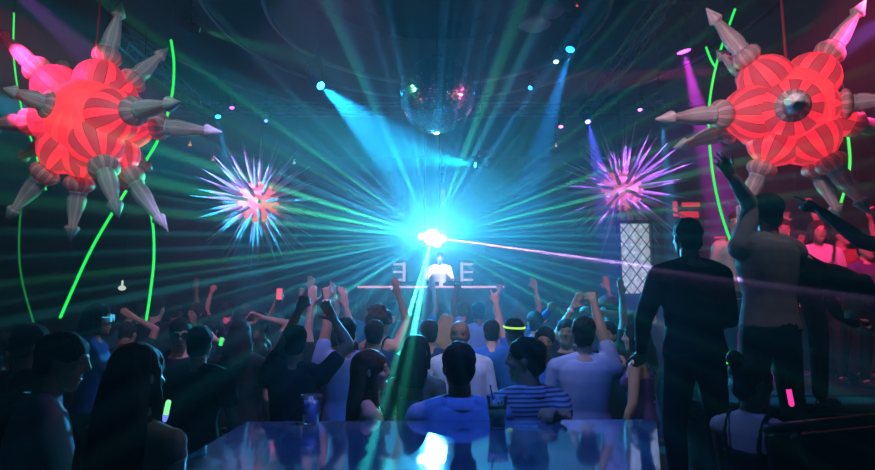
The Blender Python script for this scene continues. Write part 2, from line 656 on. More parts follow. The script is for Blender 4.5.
def spiky_ball(label, cx, cy, D, Rm, n, corecol, seed):
    rnd = random.Random(seed)
    c = P(cx, cy, D)
    t = thing('spiky_ball', label, 'spiky ball', c, group='hanging spiky balls')
    bm = bmesh.new()
    ellipsoid(bm, (0, 0, 0), (Rm * .29, Rm * .29, Rm * .29), seg=24, rings=16)
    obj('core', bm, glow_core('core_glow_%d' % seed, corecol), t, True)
    wf = mat('white_spike_fabric', (.85, .85, .88), .35)
    ga = PI * (3 - math.sqrt(5))
    for i in range(n):
        z = 1 - 2 * (i + .5) / n
        r = math.sqrt(1 - z * z)
        v = Vector((r * math.cos(ga * i + seed), -z, r * math.sin(ga * i + seed)))
        L = Rm * rnd.uniform(.86, 1.04)
        bm = bmesh.new()
        lathe(bm, [(Rm * .2, Rm * .014), (Rm * .32, Rm * .026), (Rm * .42, Rm * .03), (Rm * .66, Rm * .017), (L, .002)], Vector((0, 0, 0)), v, 8)
        obj('spike', bm, wf, t, True)
    bm = bmesh.new()
    capsule(bm, (0, 0, Rm * .18), (0, 0, ZC - c.z), .01, .01, 6)
    obj('hanging_cable', bm, BLACK, t, True)
    return t


spiky_ball('spiky ball with cyan spikes and salmon red core, beside the left inflatable star', 258, 202, 12.6, 1.5, 78, (1, .16, .14), 1)
spiky_ball('spiky ball with violet spikes and mauve core, in front of the right wall', 622, 190, 12.2, 1.46, 84, (.62, .1, .28), 2)

# ------------------------------------------------------------------ green neon tubes
NEON = emis('green_neon', (.02, 1, .10), 1.0)
NEOND = emis('dim_green_neon', (.01, .5, .05), .35)
for pts, D, r, m, lab in (
        ([(171, 40), (174, 66), (171, 100), (158, 140), (128, 188), (92, 248), (60, 318)], 6.5, .016, NEON, 'green neon tube bowing from upper right down to lower left behind the left star'),
        ([(136, 185), (151, 215), (154, 255), (150, 295), (146, 321)], 6.0, .014, NEON, 'short upright green neon tube hanging below the left star at its right'),
        ([(14, 13), (14, 60), (22, 110), (34, 148), (46, 190)], 6.2, .009, NEON, 'thin green neon tube at the far left of the picture'),
        ([(108, 30), (80, 78), (44, 146), (24, 195), (19, 240), (22, 280), (34, 324)], 6.3, .010, NEOND, 'dim green tube curving down beside the left wall to the crowd'),
        ([(735, 9), (717, 62), (709, 110), (711, 160), (719, 205), (731, 243)], 5.9, .013, NEON, 'green neon tube curving down left of the right star'),
        ([(706, 47), (711, 60), (716, 68)], 5.85, .012, NEON, 'stub of green neon joining the curved tube in a Y'),
        ([(846, 120), (850, 160), (846, 185), (838, 212)], 5.9, .014, NEON, 'short curved green neon tube right of the right star')):
    bm = bmesh.new()
    tube(bm, smooth_path([P(x, y, D) for x, y in pts], 8), r, 8)
    t = tag(obj('neon_tube', bm, m, smooth=True), lab, 'neon tube', 'green neon tubes')
    bm = bmesh.new()
    q = P(*pts[0], D)
    capsule(bm, q, (q.x, q.y, ZC), .0025, .0025, 6)
    obj('hanging_wire', bm, BLACK, t)

# ------------------------------------------------------------------ mirror ball
c = P(437, 96, 8)
t = thing('mirror_ball', 'large mirror ball hanging in the middle above the stage lights', 'mirror ball', c)
RB = .53
bm = bmesh.new()
ellipsoid(bm, (0, 0, 0), (RB * .985,) * 3, seg=48, rings=32)
obj('ball', bm, BLACK, t, True)
bm = bmesh.new()
rnd = random.Random(3)
nr = 42
for i in range(nr):
    t0 = -PI / 2 + PI * (i + .04) / nr
    t1 = -PI / 2 + PI * (i + .96) / nr
    ns = max(4, int(2 * nr * math.cos((t0 + t1) / 2)))
    for j in range(ns):
        a0, a1 = 2 * PI * (j + .04) / ns, 2 * PI * (j + .96) / ns
        ps = [Vector((math.cos(t_) * math.cos(a), math.cos(t_) * math.sin(a), math.sin(t_))) * RB for t_, a in ((t0, a0), (t0, a1), (t1, a1), (t1, a0))]
        m_ = (ps[0] + ps[2]) / 2
        Mr = Euler((rnd.gauss(0, .05), rnd.gauss(0, .05), rnd.gauss(0, .05))).to_matrix()
        bm.faces.new([bm.verts.new(m_ + Mr @ (p - m_)) for p in ps])
tl = obj('mirror_tiles', bm, mat('mirror', (.85, .88, .9), .12, 1.0), t)
tl['kind'] = 'stuff'
bm = bmesh.new()
lathe(bm, [(RB * .97, .09), (RB + .05, .09), (RB + .06, .05), (RB + .16, .04)], seg=20)
obj('motor', bm, BLACK, t, True)
bm = bmesh.new()
capsule(bm, (0, 0, RB + .14), (0, 0, ZC - c.z), .015, .015, 8)
obj('hanging_pole', bm, BLACK, t, True)

# small objects in the dark ceiling: two pale speakers, a truss, air duct
for px, py, sz in ((535, 29, .24), (551, 16, .2)):
    bm = bmesh.new()
    c_ = P(px, py, 8.4)
    lathe(bm, [(0, sz * .3), (.03, sz * .8), (.07, sz), (.1, sz * .9), (ZC - c_.z, sz * .2)], seg=20)
    o = obj('ceiling_speaker', bm, mat('pale_grille', (.4, .42, .42), .6, noise_scale=40, noise_amt=.3), smooth=True)
    o.location = c_
    tag(o, 'small pale round ceiling speaker, the %s of the pair' % ('lower larger one' if sz > .22 else 'upper smaller one'), 'speaker', 'pale ceiling speakers')


def truss(a, b, label, w_=.22, seg_len=.32):
    a, b = Vector(a), Vector(b)
    bm = bmesh.new()
    x, y, d = frame(b - a)
    L = (b - a).length
    cs = [(x * s1 + y * s2) * w_ / 2 for s1, s2 in ((-1, -1), (1, -1), (1, 1), (-1, 1))]
    for q in cs:
        tube(bm, [a + q, b + q], .02, 6)
    nseg = int(L / seg_len)
    for i in range(nseg):
        p0, p1 = a + d * L * i / nseg, a + d * L * (i + 1) / nseg
        for k in range(4):
            tube(bm, [p0 + cs[k], p1 + cs[(k + 1) % 4]], .009, 5)
    tag(obj('lighting_truss', bm, STEEL, smooth=True), label, 'truss', 'ceiling trusses')


truss((-9, 12.6, 6.2), (9, 12.6, 6.2), 'long steel truss crossing the ceiling behind the mirror ball')
truss((3.2, 7.6, 6.1), (3.2, 12.35, 6.1), 'short truss running back from above the magenta lamp')
truss((-5.0, 9, 6.1), (-5.0, 12.35, 6.1), 'short truss on the left half of the ceiling')

# ------------------------------------------------------------------ DJ booth
YD = 12.6


def W(px, py, D=YD):
    return P(px, py, D)


bt = thing('dj_booth', 'dark DJ booth with a thin glowing pink line along its top', 'dj booth', (W(431, 287).x, YD, 0))
zl = W(431, 287, YD - .45).z
hw = (W(503, 287, YD - .45).x - W(358, 287, YD - .45).x) / 2
bm = bmesh.new()
box(bm, (0, 0, zl / 2), (hw * 2 - .1, .8, zl - .06))
for k in range(8):
    box(bm, (-hw + .2 + k * (2 * hw - .4) / 7, -.42, zl / 2), (.03, .05, zl - .2))
obj('front_panel', bm, mat('booth_dark', (.02, .03, .04), .4), bt)
bm = bmesh.new()
box(bm, (0, 0, zl - .01), (hw * 2, .9, .05))
obj('counter', bm, BLACK, bt)
bm = bmesh.new()
capsule(bm, (-hw, -.47, zl), (hw, -.47, zl), .022, .022, 8)
obj('light_strip', bm, emis('pink_strip', (.95, .42, .55), .9), bt, True)
bm = bmesh.new()
for k in (-1, 1):
    box(bm, (k * .45, -.05, zl + .05), (.4, .38, .09))
    lathe(bm, [(0, .15), (.03, .15), (.035, .01)], Vector((k * .45, -.05, zl + .1)), seg=20)
box(bm, (0, -.05, zl + .06), (.34, .4, .12))
obj('mixer_and_decks', bm, BLACK, bt)
LEDP = emis('pink_led', (.85, .55, .7), .7)
for px, sgn, lab in ((400, 1, 'rack of pale pink lit bars left of the DJ, spine on its right side'), (466, -1, 'rack of pale pink lit bars right of the DJ, spine on its left side')):
    c_ = W(px, 272, YD + .5)
    t = thing('led_rack', lab, 'light rack', (c_.x, c_.y, 0), group='lit racks beside the DJ')
    bm = bmesh.new()
    box(bm, (0, .06, c_.z / 2 + .12), (.32, .06, c_.z + .3))
    obj('frame', bm, BLACK, t)
    bm = bmesh.new()
    box(bm, (sgn * .09, 0, c_.z), (.06, .04, .42))
    obj('lit_spine', bm, LEDP, t)
    for k in (-1, 0, 1):
        bm = bmesh.new()
        box(bm, (-sgn * .05, 0, c_.z + k * .17), (.2, .04, .045))
        obj('lit_bar', bm, LEDP, t)
# laser projector on a stand above the DJ
t = thing('laser_projector', 'laser projector with blazing white lens, hung above the DJ', 'laser projector', SRC)
bm = bmesh.new()
box(bm, (0, .32, 0), (.5, .5, .3))
obj('housing', bm, BLACK, t)
bm = bmesh.new()
for px_, pz, r_ in ((0, 0, .15), (-.2, .02, .06), (.2, -.03, .07), (.1, -.12, .07)):
    lathe(bm, [(0, r_), (.02, r_ * .9), (.035, r_ * .4)], Vector((px_, .06, pz)), Vector((0, -1, 0)), 20)
obj('lens', bm, emis('burst_white', (.75, 1, 1), 40), t)
bm = bmesh.new()
capsule(bm, (-.15, .32, .1), (-.15, .32, ZC - SRC.z), .02, .02, 8)
capsule(bm, (.15, .32, .1), (.15, .32, ZC - SRC.z), .02, .02, 8)
obj('hanging_bars', bm, BLACK, t)

# ------------------------------------------------------------------ lattice light panel, pink signs on the right
c_ = P(636, 258, 10.5)
t = thing('lattice_screen', 'white quilted screen behind diamond wire mesh, below the violet spiky ball', 'screen', (c_.x, c_.y, 0))
hw_, hh = .26, .62
bm = bmesh.new()
nx, nz_ = 12, 24
g = [[bm.verts.new((-hw_ + 2 * hw_ * i / nx, .03 + .03 * math.sin(i * 2.3) * math.sin(j * 1.7), c_.z - hh + 2 * hh * j / nz_)) for i in range(nx + 1)] for j in range(nz_ + 1)]
for j in range(nz_):
    for i in range(nx):
        bm.faces.new((g[j][i], g[j][i + 1], g[j + 1][i + 1], g[j + 1][i]))
obj('foil', bm, mat('white_foil', (.8, .82, .85), .25, .6, emit=(.6, .7, .8), es=.5, noise_scale=9, noise_amt=.4), t)
bm = bmesh.new()
for k in range(-3, 6):
    for s_ in (-1, 1):
        z0 = c_.z - hh + k * .26
        p0 = Vector((-hw_ * s_, 0, z0))
        p1 = Vector((hw_ * s_, 0, z0 + 2 * hw_ * 1.3))
        lo_, hi_ = c_.z - hh, c_.z + hh
        if p1.z <= lo_ or p0.z >= hi_:
            continue
        dd = p1 - p0
        a_ = max(0, (lo_ - p0.z) / dd.z)
        b_ = min(1, (hi_ - p0.z) / dd.z)
        tube(bm, [p0 + dd * a_, p0 + dd * b_], .009, 5)
obj('wire_mesh', bm, BLACK, t)
bm = bmesh.new()
for sx in (-1, 1):
    box(bm, (sx * (hw_ + .03), 0, (c_.z + hh) / 2), (.05, .08, c_.z + hh))
box(bm, (0, 0, c_.z + hh + .02), (2 * hw_ + .1, .08, .05))
obj('frame', bm, BLACK, t)

back = thing('back_bar', 'red lit back bar shelves far behind the man in black', 'bar shelves', (P(700, 240, 13.6).x, 13.6, 0))
x0, x1 = P(668, 240, 13.6).x - back.location.x, P(752, 240, 13.6).x - back.location.x
zt_, zb_ = P(700, 202, 13.6).z, P(700, 300, 13.6).z
bm = bmesh.new()
box(bm, ((x0 + x1) / 2, .25, zt_ / 2), (x1 - x0, .06, zt_))
obj('back_panel', bm, mat('bar_back', (.08, .03, .06), .5), back)
bm = bmesh.new()
for k in range(5):
    z_ = zb_ + (zt_ - zb_) * k / 4
    box(bm, ((x0 + x1) / 2, .1, z_), (x1 - x0, .3, .04))
for k in range(5):
    box(bm, (x0 + (x1 - x0) * k / 4, .1, zt_ / 2), (.04, .3, zt_))
obj('shelf', bm, BLACK, back)
RED = emis('red_sign', (1, .03, .08), .8)
for (ax, ay, bx_, by, nm) in ((674, 201, 679, 216, 'lit_panel'), (683, 202, 701, 206, 'lit_panel'), (681, 211, 700, 217, 'lit_panel'), (686, 217, 692, 222, 'lit_panel'), (716, 236, 728, 238, 'lit_panel')):
    pa, pb = P(ax, ay, 13.45), P(bx_, by, 13.45)
    bm = bmesh.new()
    box(bm, ((pa.x + pb.x) / 2 - back.location.x, -.08, (pa.z + pb.z) / 2), (pb.x - pa.x, .04, pa.z - pb.z))
    obj(nm, bm, RED, back)

# small amber and white lamps in the left background
for px, py, D, col, r_, lab in ((190, 145, 14, (1, .4, .1), .03, 'tiny amber wall lamp between left star and left spiky ball'), (213, 160, 14, (1, .45, .15), .025, 'tiny amber lamp just above the left spiky ball'),
                                (122, 288, 12, (.8, .9, .8), .05, 'small white lamp between the two green tubes'), (294, 163, 14, (.3, .8, 1), .03, 'tiny amber-free pale lamp right of the left spiky ball'),
                                (345, 104, 14, (.9, .5, .6), .02, 'tiny rosy lamp below the bright blue beam lamp'), (556, 146, 13, (1, .4, .3), .02, 'tiny reddish lamp left of the violet spiky ball'),
                                (577, 6, 8, (1, .1, .05), .012, 'tiny red indicator lamp at the top of the picture')):
    bm = bmesh.new()
    ellipsoid(bm, (0, 0, 0), (r_ * 1.6, r_, r_), seg=12, rings=6)
    lathe(bm, [(r_ * .7, r_ * .4), (r_ * 3, r_ * .4)], seg=8)
    wb = bmesh.new()
    lathe(wb, [(r_ * 3, .004), (ZC - P(px, py, D).z, .004)], seg=6)
    o = obj('pilot_lamp', bm, emis('pilot_%d_%d' % (px, py), col, .9), smooth=True)
    o.location = P(px, py, D)
    obj('hanging_wire', wb, BLACK, o)
    tag(o, lab.replace('amber-free ', ''), 'small lamp', 'tiny lamps in the dark')

# ------------------------------------------------------------------ bar table in front
ZT = P(437, 421.5, 2.9).z


def Z(px, py, z):
    a = (px - 437.5) / F
    b = (235 - py) / F
    d = Vector((a, math.cos(PITCH) - b * math.sin(PITCH), math.sin(PITCH) + b * math.cos(PITCH)))
    return CAM + d * ((z - CAM.z) / d.z)


poly = [Z(246, 421.5, ZT), Z(656, 419, ZT), Z(668, 540, ZT), Z(40, 540, ZT)]
cx = sum((p.x for p in poly)) / 4
t = thing('bar_table', 'glossy dark blue counter along the bottom edge reflecting the lights', 'bar counter', (cx, 2.2, 0))
o3 = Vector((cx, 2.2, 0))
bm = bmesh.new()
lo_ = [p - o3 - Vector((0, 0, .045)) for p in poly]
hi_ = [p - o3 for p in poly]
loft(bm, [lo_, hi_])
bmesh.ops.bevel(bm, geom=[e for e in bm.edges], offset=.006, segments=2, affect='EDGES')
top = mat('counter_gloss', (.25, .42, .6), .07, .65, spec=.8)
n = top.node_tree
b_ = n.nodes['Principled BSDF']
tn = n.nodes.new('ShaderNodeTexNoise')
tn.inputs['Scale'].default_value = 2.2
tn.inputs['Detail'].default_value = 2
tc = n.nodes.new('ShaderNodeTexCoord')
n.links.new(tc.outputs['Object'], tn.inputs['Vector'])
bp = n.nodes.new('ShaderNodeBump')
bp.inputs['Strength'].default_value = .06
bp.inputs['Distance'].default_value = .05
n.links.new(tn.outputs[0], bp.inputs['Height'])
n.links.new(bp.outputs[0], b_.inputs['Normal'])
vo = n.nodes.new('ShaderNodeTexVoronoi')
vo.inputs['Scale'].default_value = 55
n.links.new(tc.outputs['Object'], vo.inputs['Vector'])
mr = n.nodes.new('ShaderNodeMapRange')
mr.inputs[1].default_value = .03
mr.inputs[2].default_value = .09
mr.inputs[3].default_value = .7
mr.inputs[4].default_value = .07
n.links.new(vo.outputs['Distance'], mr.inputs[0])
n.links.new(mr.outputs[0], b_.inputs['Roughness'])
obj('tabletop', bm, top, t)
bm = bmesh.new()
c4 = sum(poly, Vector()) / 4 - o3
loft(bm, [[(p - c4) * .93 + c4 - Vector((0, 0, 0)) for p in [Vector((q.x, q.y, 0)) for q in hi_]], [(p - c4) * .93 + c4 for p in [Vector((q.x, q.y, 0)) for q in hi_]]], cap=False)
bm.free()
bm = bmesh.new()
base = [Vector((c4.x + (q.x - c4.x) * .9, c4.y + (q.y - c4.y) * .9, 0)) for q in hi_]
loft(bm, [base, [q + Vector((0, 0, ZT - .045)) for q in base]])
obj('counter_body', bm, mat('counter_body', (.015, .015, .02), .4), t)


def cup(px, pyb, D, h, rt, liquid, label, extra=None):
    c_ = Z(px, pyb, ZT)
    t = thing('plastic_cup', label, 'cup', (c_.x, c_.y, ZT + .001))
    bm = bmesh.new()
    rb = rt * .7
    lathe(bm, [(.002, rb), (h, rt), (h + .004, rt * 1.06), (h + .004, rt * .97), (.006, rb * .93)], seg=28)
    obj('cup', bm, mat('clear_plastic', (.85, .93, 1), .08, trans=.9, ior=1.15), t, True)
    bm = bmesh.new()
    lathe(bm, [(.008, rb * .9), (h * .72, rb + (rt - rb) * .68)], seg=24)
    obj('drink', bm, liquid, t, True)
    rnd = random.Random(int(px))
    bm = bmesh.new()
    for k in range(8):
        a = rnd.uniform(0, 6.28)
        M = Matrix.Translation((math.cos(a) * rb * .45, math.sin(a) * rb * .45, h * rnd.uniform(.62, .78))) @ Euler((rnd.random() * 3, rnd.random() * 3, 0)).to_matrix().to_4x4()
        box(bm, (0, 0, 0), (.02, .02, .02), M)
    obj('ice', bm, mat('ice', (.75, .85, .95), .15), t)
    if extra:
        extra(t, h, rb)
    return t


def garnish(t, h, rb):
    bm = bmesh.new()
    tube(bm, [(0.0, 0, .02), (-.03, 0, h + .05)], .003, 8)
    obj('straw', bm, BLACK, t, True)
    rnd = random.Random(5)
    bm = bmesh.new()
    for k in range(14):
        a = rnd.uniform(0, 6.28)
        M = Matrix.Translation((math.cos(a) * rb * .6, math.sin(a) * rb * .6, h * rnd.uniform(.2, .85))) @ Euler((rnd.random() * 3, rnd.random() * 3, rnd.random() * 3)).to_matrix().to_4x4()
        ellipsoid(bm, M.translation, (.014, .008, .002), M.to_3x3(), 8, 5)
    obj('mint_leaves', bm, mat('mint', (.05, .2, .05), .5), t, True)


cup(311, 424, 2.8, .125, .048, mat('blue_drink', (.1, .3, .7), .3), 'clear plastic cup of pale blue iced drink on the counter, left of the long-haired woman')
cup(497.5, 428, 2.8, .135, .046, mat('green_drink', (.2, .5, .15), .3), 'clear plastic cup with green minty drink between the two men at the counter', garnish)

# ledge and rail at the lower right
t = thing('vip_railing', 'dark slanting ledge rail at the lower right beside the bun-haired woman', 'railing', (P(815, 430, 2.45).x, 2.45, .0))
pa, pb = P(768, 429, 2.45) - t.location, P(900, 416, 2.45) - t.location
bm = bmesh.new()
capsule(bm, pa, pb, .02, .02, 10)
obj('handrail', bm, mat('dull_rail', (.12, .12, .13), .35, .6), t, True)
bm = bmesh.new()
loft(bm, [[Vector((pa.x, -.02, 0)), Vector((pb.x, -.02, 0)), Vector((pb.x, .02, 0)), Vector((pa.x, .02, 0))], [Vector((pa.x, -.02, pa.z - .03)), Vector((pb.x, -.02, pb.z - .03)), Vector((pb.x, .02, pb.z - .03)), Vector((pa.x, .02, pa.z - .03))]])
obj('panel', bm, BLACK, t)

# coloured lamps that wash the stars and the crowd
fixture(-140, -60, 4.0, P(50, 80, 5.2), (1, .03, .16), 900, 40, 'pink lamp out of view above the left star', top=6.6)
fixture(1000, -60, 4.2, P(830, 70, 5.2), (1, .04, .2), 500, 44, 'pink lamp out of view right of the right star')

fixture(-20, -40, 6.6, P(250, 195, 12.6), (.6, .1, 1), 3000, 14, 'added violet lamp out of view lighting the left spiky ball')  # added to brighten the dim spikes from the left
fixture(-90, 70, 8.0, P(262, 205, 12.6), (.02, .5, 1), 5000, 18, 'added cyan lamp out of view lighting the left spiky ball')  # added lamp, placed so its beam stays hidden behind the star
fixture(950, -20, 7.2, P(625, 185, 12.2), (.42, .12, 1), 5500, 15, 'added violet lamp out of view lighting the right spiky ball')  # extra violet light put in for the weakly lit spikes


# ------------------------------------------------------------------ people
FS = bpy.data.scenes.new('fuse_tmp')


def fuse(bm, voxel, smooth=2, wob=0.0, wscale=12.0, wz=1.0):
    """melt overlapping closed forms into one continuous skin"""
    me = bpy.data.meshes.new('fuse_tmp')
    bmesh.ops.recalc_face_normals(bm, faces=bm.faces)
    bm.to_mesh(me)
    bm.free()
    o = bpy.data.objects.new('fuse_tmp', me)
    FS.collection.objects.link(o)
    m = o.modifiers.new('r', 'REMESH')
    m.mode = 'VOXEL'
    m.voxel_size = voxel
    m.use_smooth_shade = True
    if smooth:
        q = o.modifiers.new('s', 'SMOOTH')
        q.iterations = smooth
        q.factor = .5
    FS.view_layers[0].update()
    dg = FS.view_layers[0].depsgraph
    res = bpy.data.meshes.new_from_object(o.evaluated_get(dg))
    bpy.data.objects.remove(o)
    bpy.data.meshes.remove(me)
    if wob:
        for vx in res.vertices:
            c = vx.co
            k = noise.noise(Vector((c.x * wscale, c.y * wscale, c.z * wscale * wz)))
            vx.co = c + vx.normal * k * wob
    for p in res.polygons:
        p.use_smooth = True
    return res


SKIN = {k: mat('skin_' + k, c, .5, spec=.4, noise_scale=30, noise_amt=.06) for k, c in
        (('light', (.62, .38, .28)), ('tan', (.45, .26, .17)), ('brown', (.22, .12, .075)), ('dark', (.10, .055, .035)))}
HAIRC = {'black': mat('hair_black', (.012, .010, .010), .68, spec=.25), 'brown': mat('hair_brown', (.05, .025, .015), .65, spec=.3), 'blond': mat('hair_blond', (.35, .22, .10), .6, spec=.3)}
CLOTH = {}


def cloth(name, col, rough=.85):
    if name not in CLOTH:
        CLOTH[name] = mat('cloth_' + name, col, rough, noise_scale=18, noise_amt=.18, spec=.2)
    return CLOTH[name]


cloth('black', (.012, .012, .014)); cloth('charcoal', (.03, .03, .035)); cloth('navy', (.015, .025, .07)); cloth('lightblue', (.30, .45, .80))
cloth('white', (.75, .75, .78)); cloth('grey', (.28, .28, .31)); cloth('red', (.5, .03, .05)); cloth('blue', (.04, .16, .5)); cloth('teal', (.03, .16, .15))
cloth('pinkwhite', (.8, .7, .75)); cloth('purple', (.12, .04, .2)); cloth('denim', (.03, .045, .09)); cloth('green', (.05, .2, .08)); cloth('paleshirt', (.42, .46, .60))


def stripes_cloth():
    m = cloth('striped', (.2, .25, .4)).node_tree
    N, K = m.nodes, m.links
    tc = N.new('ShaderNodeTexCoord')
    wv = N.new('ShaderNodeTexWave')
    wv.bands_direction = 'Z'
    wv.inputs['Scale'].default_value = 14
    K.new(tc.outputs['Object'], wv.inputs['Vector'])
    cr = N.new('ShaderNodeValToRGB')
    cr.color_ramp.interpolation = 'CONSTANT'
    cr.color_ramp.elements[0].color = (.10, .13, .22, 1)
    cr.color_ramp.elements[1].color = (.40, .46, .60, 1)
    cr.color_ramp.elements[1].position = .45
    K.new(wv.outputs[0], cr.inputs[0])
    K.new(cr.outputs[0], N['Principled BSDF'].inputs['Base Color'])


stripes_cloth()


for _m in HAIRC.values():
    _n = _m.node_tree
    _tc = _n.nodes.new('ShaderNodeTexCoord')
    _mp = _n.nodes.new('ShaderNodeMapping')
    _mp.inputs['Scale'].default_value = (170, 170, 14)
    _nz = _n.nodes.new('ShaderNodeTexNoise')
    _nz.inputs['Scale'].default_value = 1
    _bp = _n.nodes.new('ShaderNodeBump')
    _bp.inputs['Strength'].default_value = .8
    _bp.inputs['Distance'].default_value = .01
    _n.links.new(_tc.outputs['Object'], _mp.inputs[0])
    _n.links.new(_mp.outputs[0], _nz.inputs[0])
    _n.links.new(_nz.outputs[0], _bp.inputs['Height'])
    _n.links.new(_bp.outputs[0], _n.nodes['Principled BSDF'].inputs['Normal'])


def hand(bm, wrist, d, n, side, pose, s, fat=1.0):
    """palm with four unequal fingers and a thumb; d along the forearm, n palm normal (fingers curl towards n)"""
    d = d.normalized()
    n = (n - d * n.dot(d)).normalized()
    wv = d.cross(n) * side
    def pt(a, b, c):
        return wrist + (d * a + wv * b + n * c) * s
    curl = {'open': (8, 12, 10), 'relaxed': (25, 35, 25), 'fist': (80, 95, 60), 'point': (80, 95, 60), 'grip': (45, 60, 40), 'horns': (80, 95, 60)}[pose]
    lens = (.045, .028, .022)
    for i, (b, base, ln) in enumerate(((.031, .085, .95), (.011, .09, 1.08), (-.010, .087, 1.0), (-.030, .080, .8))):
        capsule(bm, pt(.0, b * .6, 0), pt(base, b, 0), .016 * s, .0125 * s, 8)
        c = curl
        if pose == 'point' and i == 0 or pose == 'horns' and i in (0, 3):
            c = (5, 8, 5)
        p = pt(base, b, 0)
        ang = 0
        sp = (b * 2.2 if pose == 'open' else b * .6)
        for q in range(3):
            ang += R(c[q])
            v_ = (d * math.cos(ang) + n * math.sin(ang) + wv * sp * 1.6 * max(0.1, math.cos(ang))).normalized()
            p2 = p + v_ * lens[q] * ln * s
            capsule(bm, p, p2, (.0098 - .0008 * q) * s * fat, (.0092 - .001 * q) * s * fat, 8)
            p = p2
    # thumb
    p0 = pt(.02, .026, .004)
    if pose in ('fist', 'point', 'grip', 'horns'):
        p1, p2, p3 = pt(.055, .048, .018), pt(.082, .03, .036), pt(.088, .006, .038)
    else:
        p1, p2, p3 = pt(.05, .055, .012), pt(.075, .075, .018), pt(.097, .085, .02)
    capsule(bm, p0, p1, .015 * s, .012 * s * fat, 8)
    capsule(bm, p1, p2, .0115 * s * fat, .0105 * s * fat, 8)
    capsule(bm, p2, p3, .0105 * s * fat, .0085 * s * fat, 8)


HEAD_RINGS = [(-.118, .020, .060, .018), (-.106, .036, .050, .036), (-.085, .050, .034, .055), (-.06, .059, .020, .071), (-.03, .066, .007, .087), (0, .071, -.001, .095),
              (.03, .075, -.005, .098), (.06, .073, -.007, .094), (.085, .063, -.007, .080), (.105, .043, -.007, .056), (.118, .016, -.007, .022)]


def ring(cx, cy, z, rx, ry, n=20, M=None, sq=1.0):
    o = []
    for k in range(n):
        a = 2 * PI * k / n
        ca, sa = math.cos(a), math.sin(a)
        p = Vector((cx + rx * math.copysign(abs(ca) ** sq, ca), cy + ry * math.copysign(abs(sa) ** sq, sa), z))
        o.append(M @ p if M else p)
    return o


def ik(S_, T_, l1, l2, hint):
    v_ = T_ - S_
    L = v_.length
    if L > (l1 + l2) * .995:
        T_ = S_ + v_.normalized() * (l1 + l2) * .995
        v_ = T_ - S_
        L = v_.length
    L = max(L, abs(l1 - l2) + .05)
    u = v_.normalized()
    a = (l1 * l1 - l2 * l2 + L * L) / (2 * L)
    h = math.sqrt(max(l1 * l1 - a * a, 0))
    hh = hint - u * hint.dot(u)
    hh = hh.normalized() if hh.length > 1e-4 else Vector((0, 0, 1))
    return S_ + u * a + hh * h, T_


PEOPLE_LOG = []


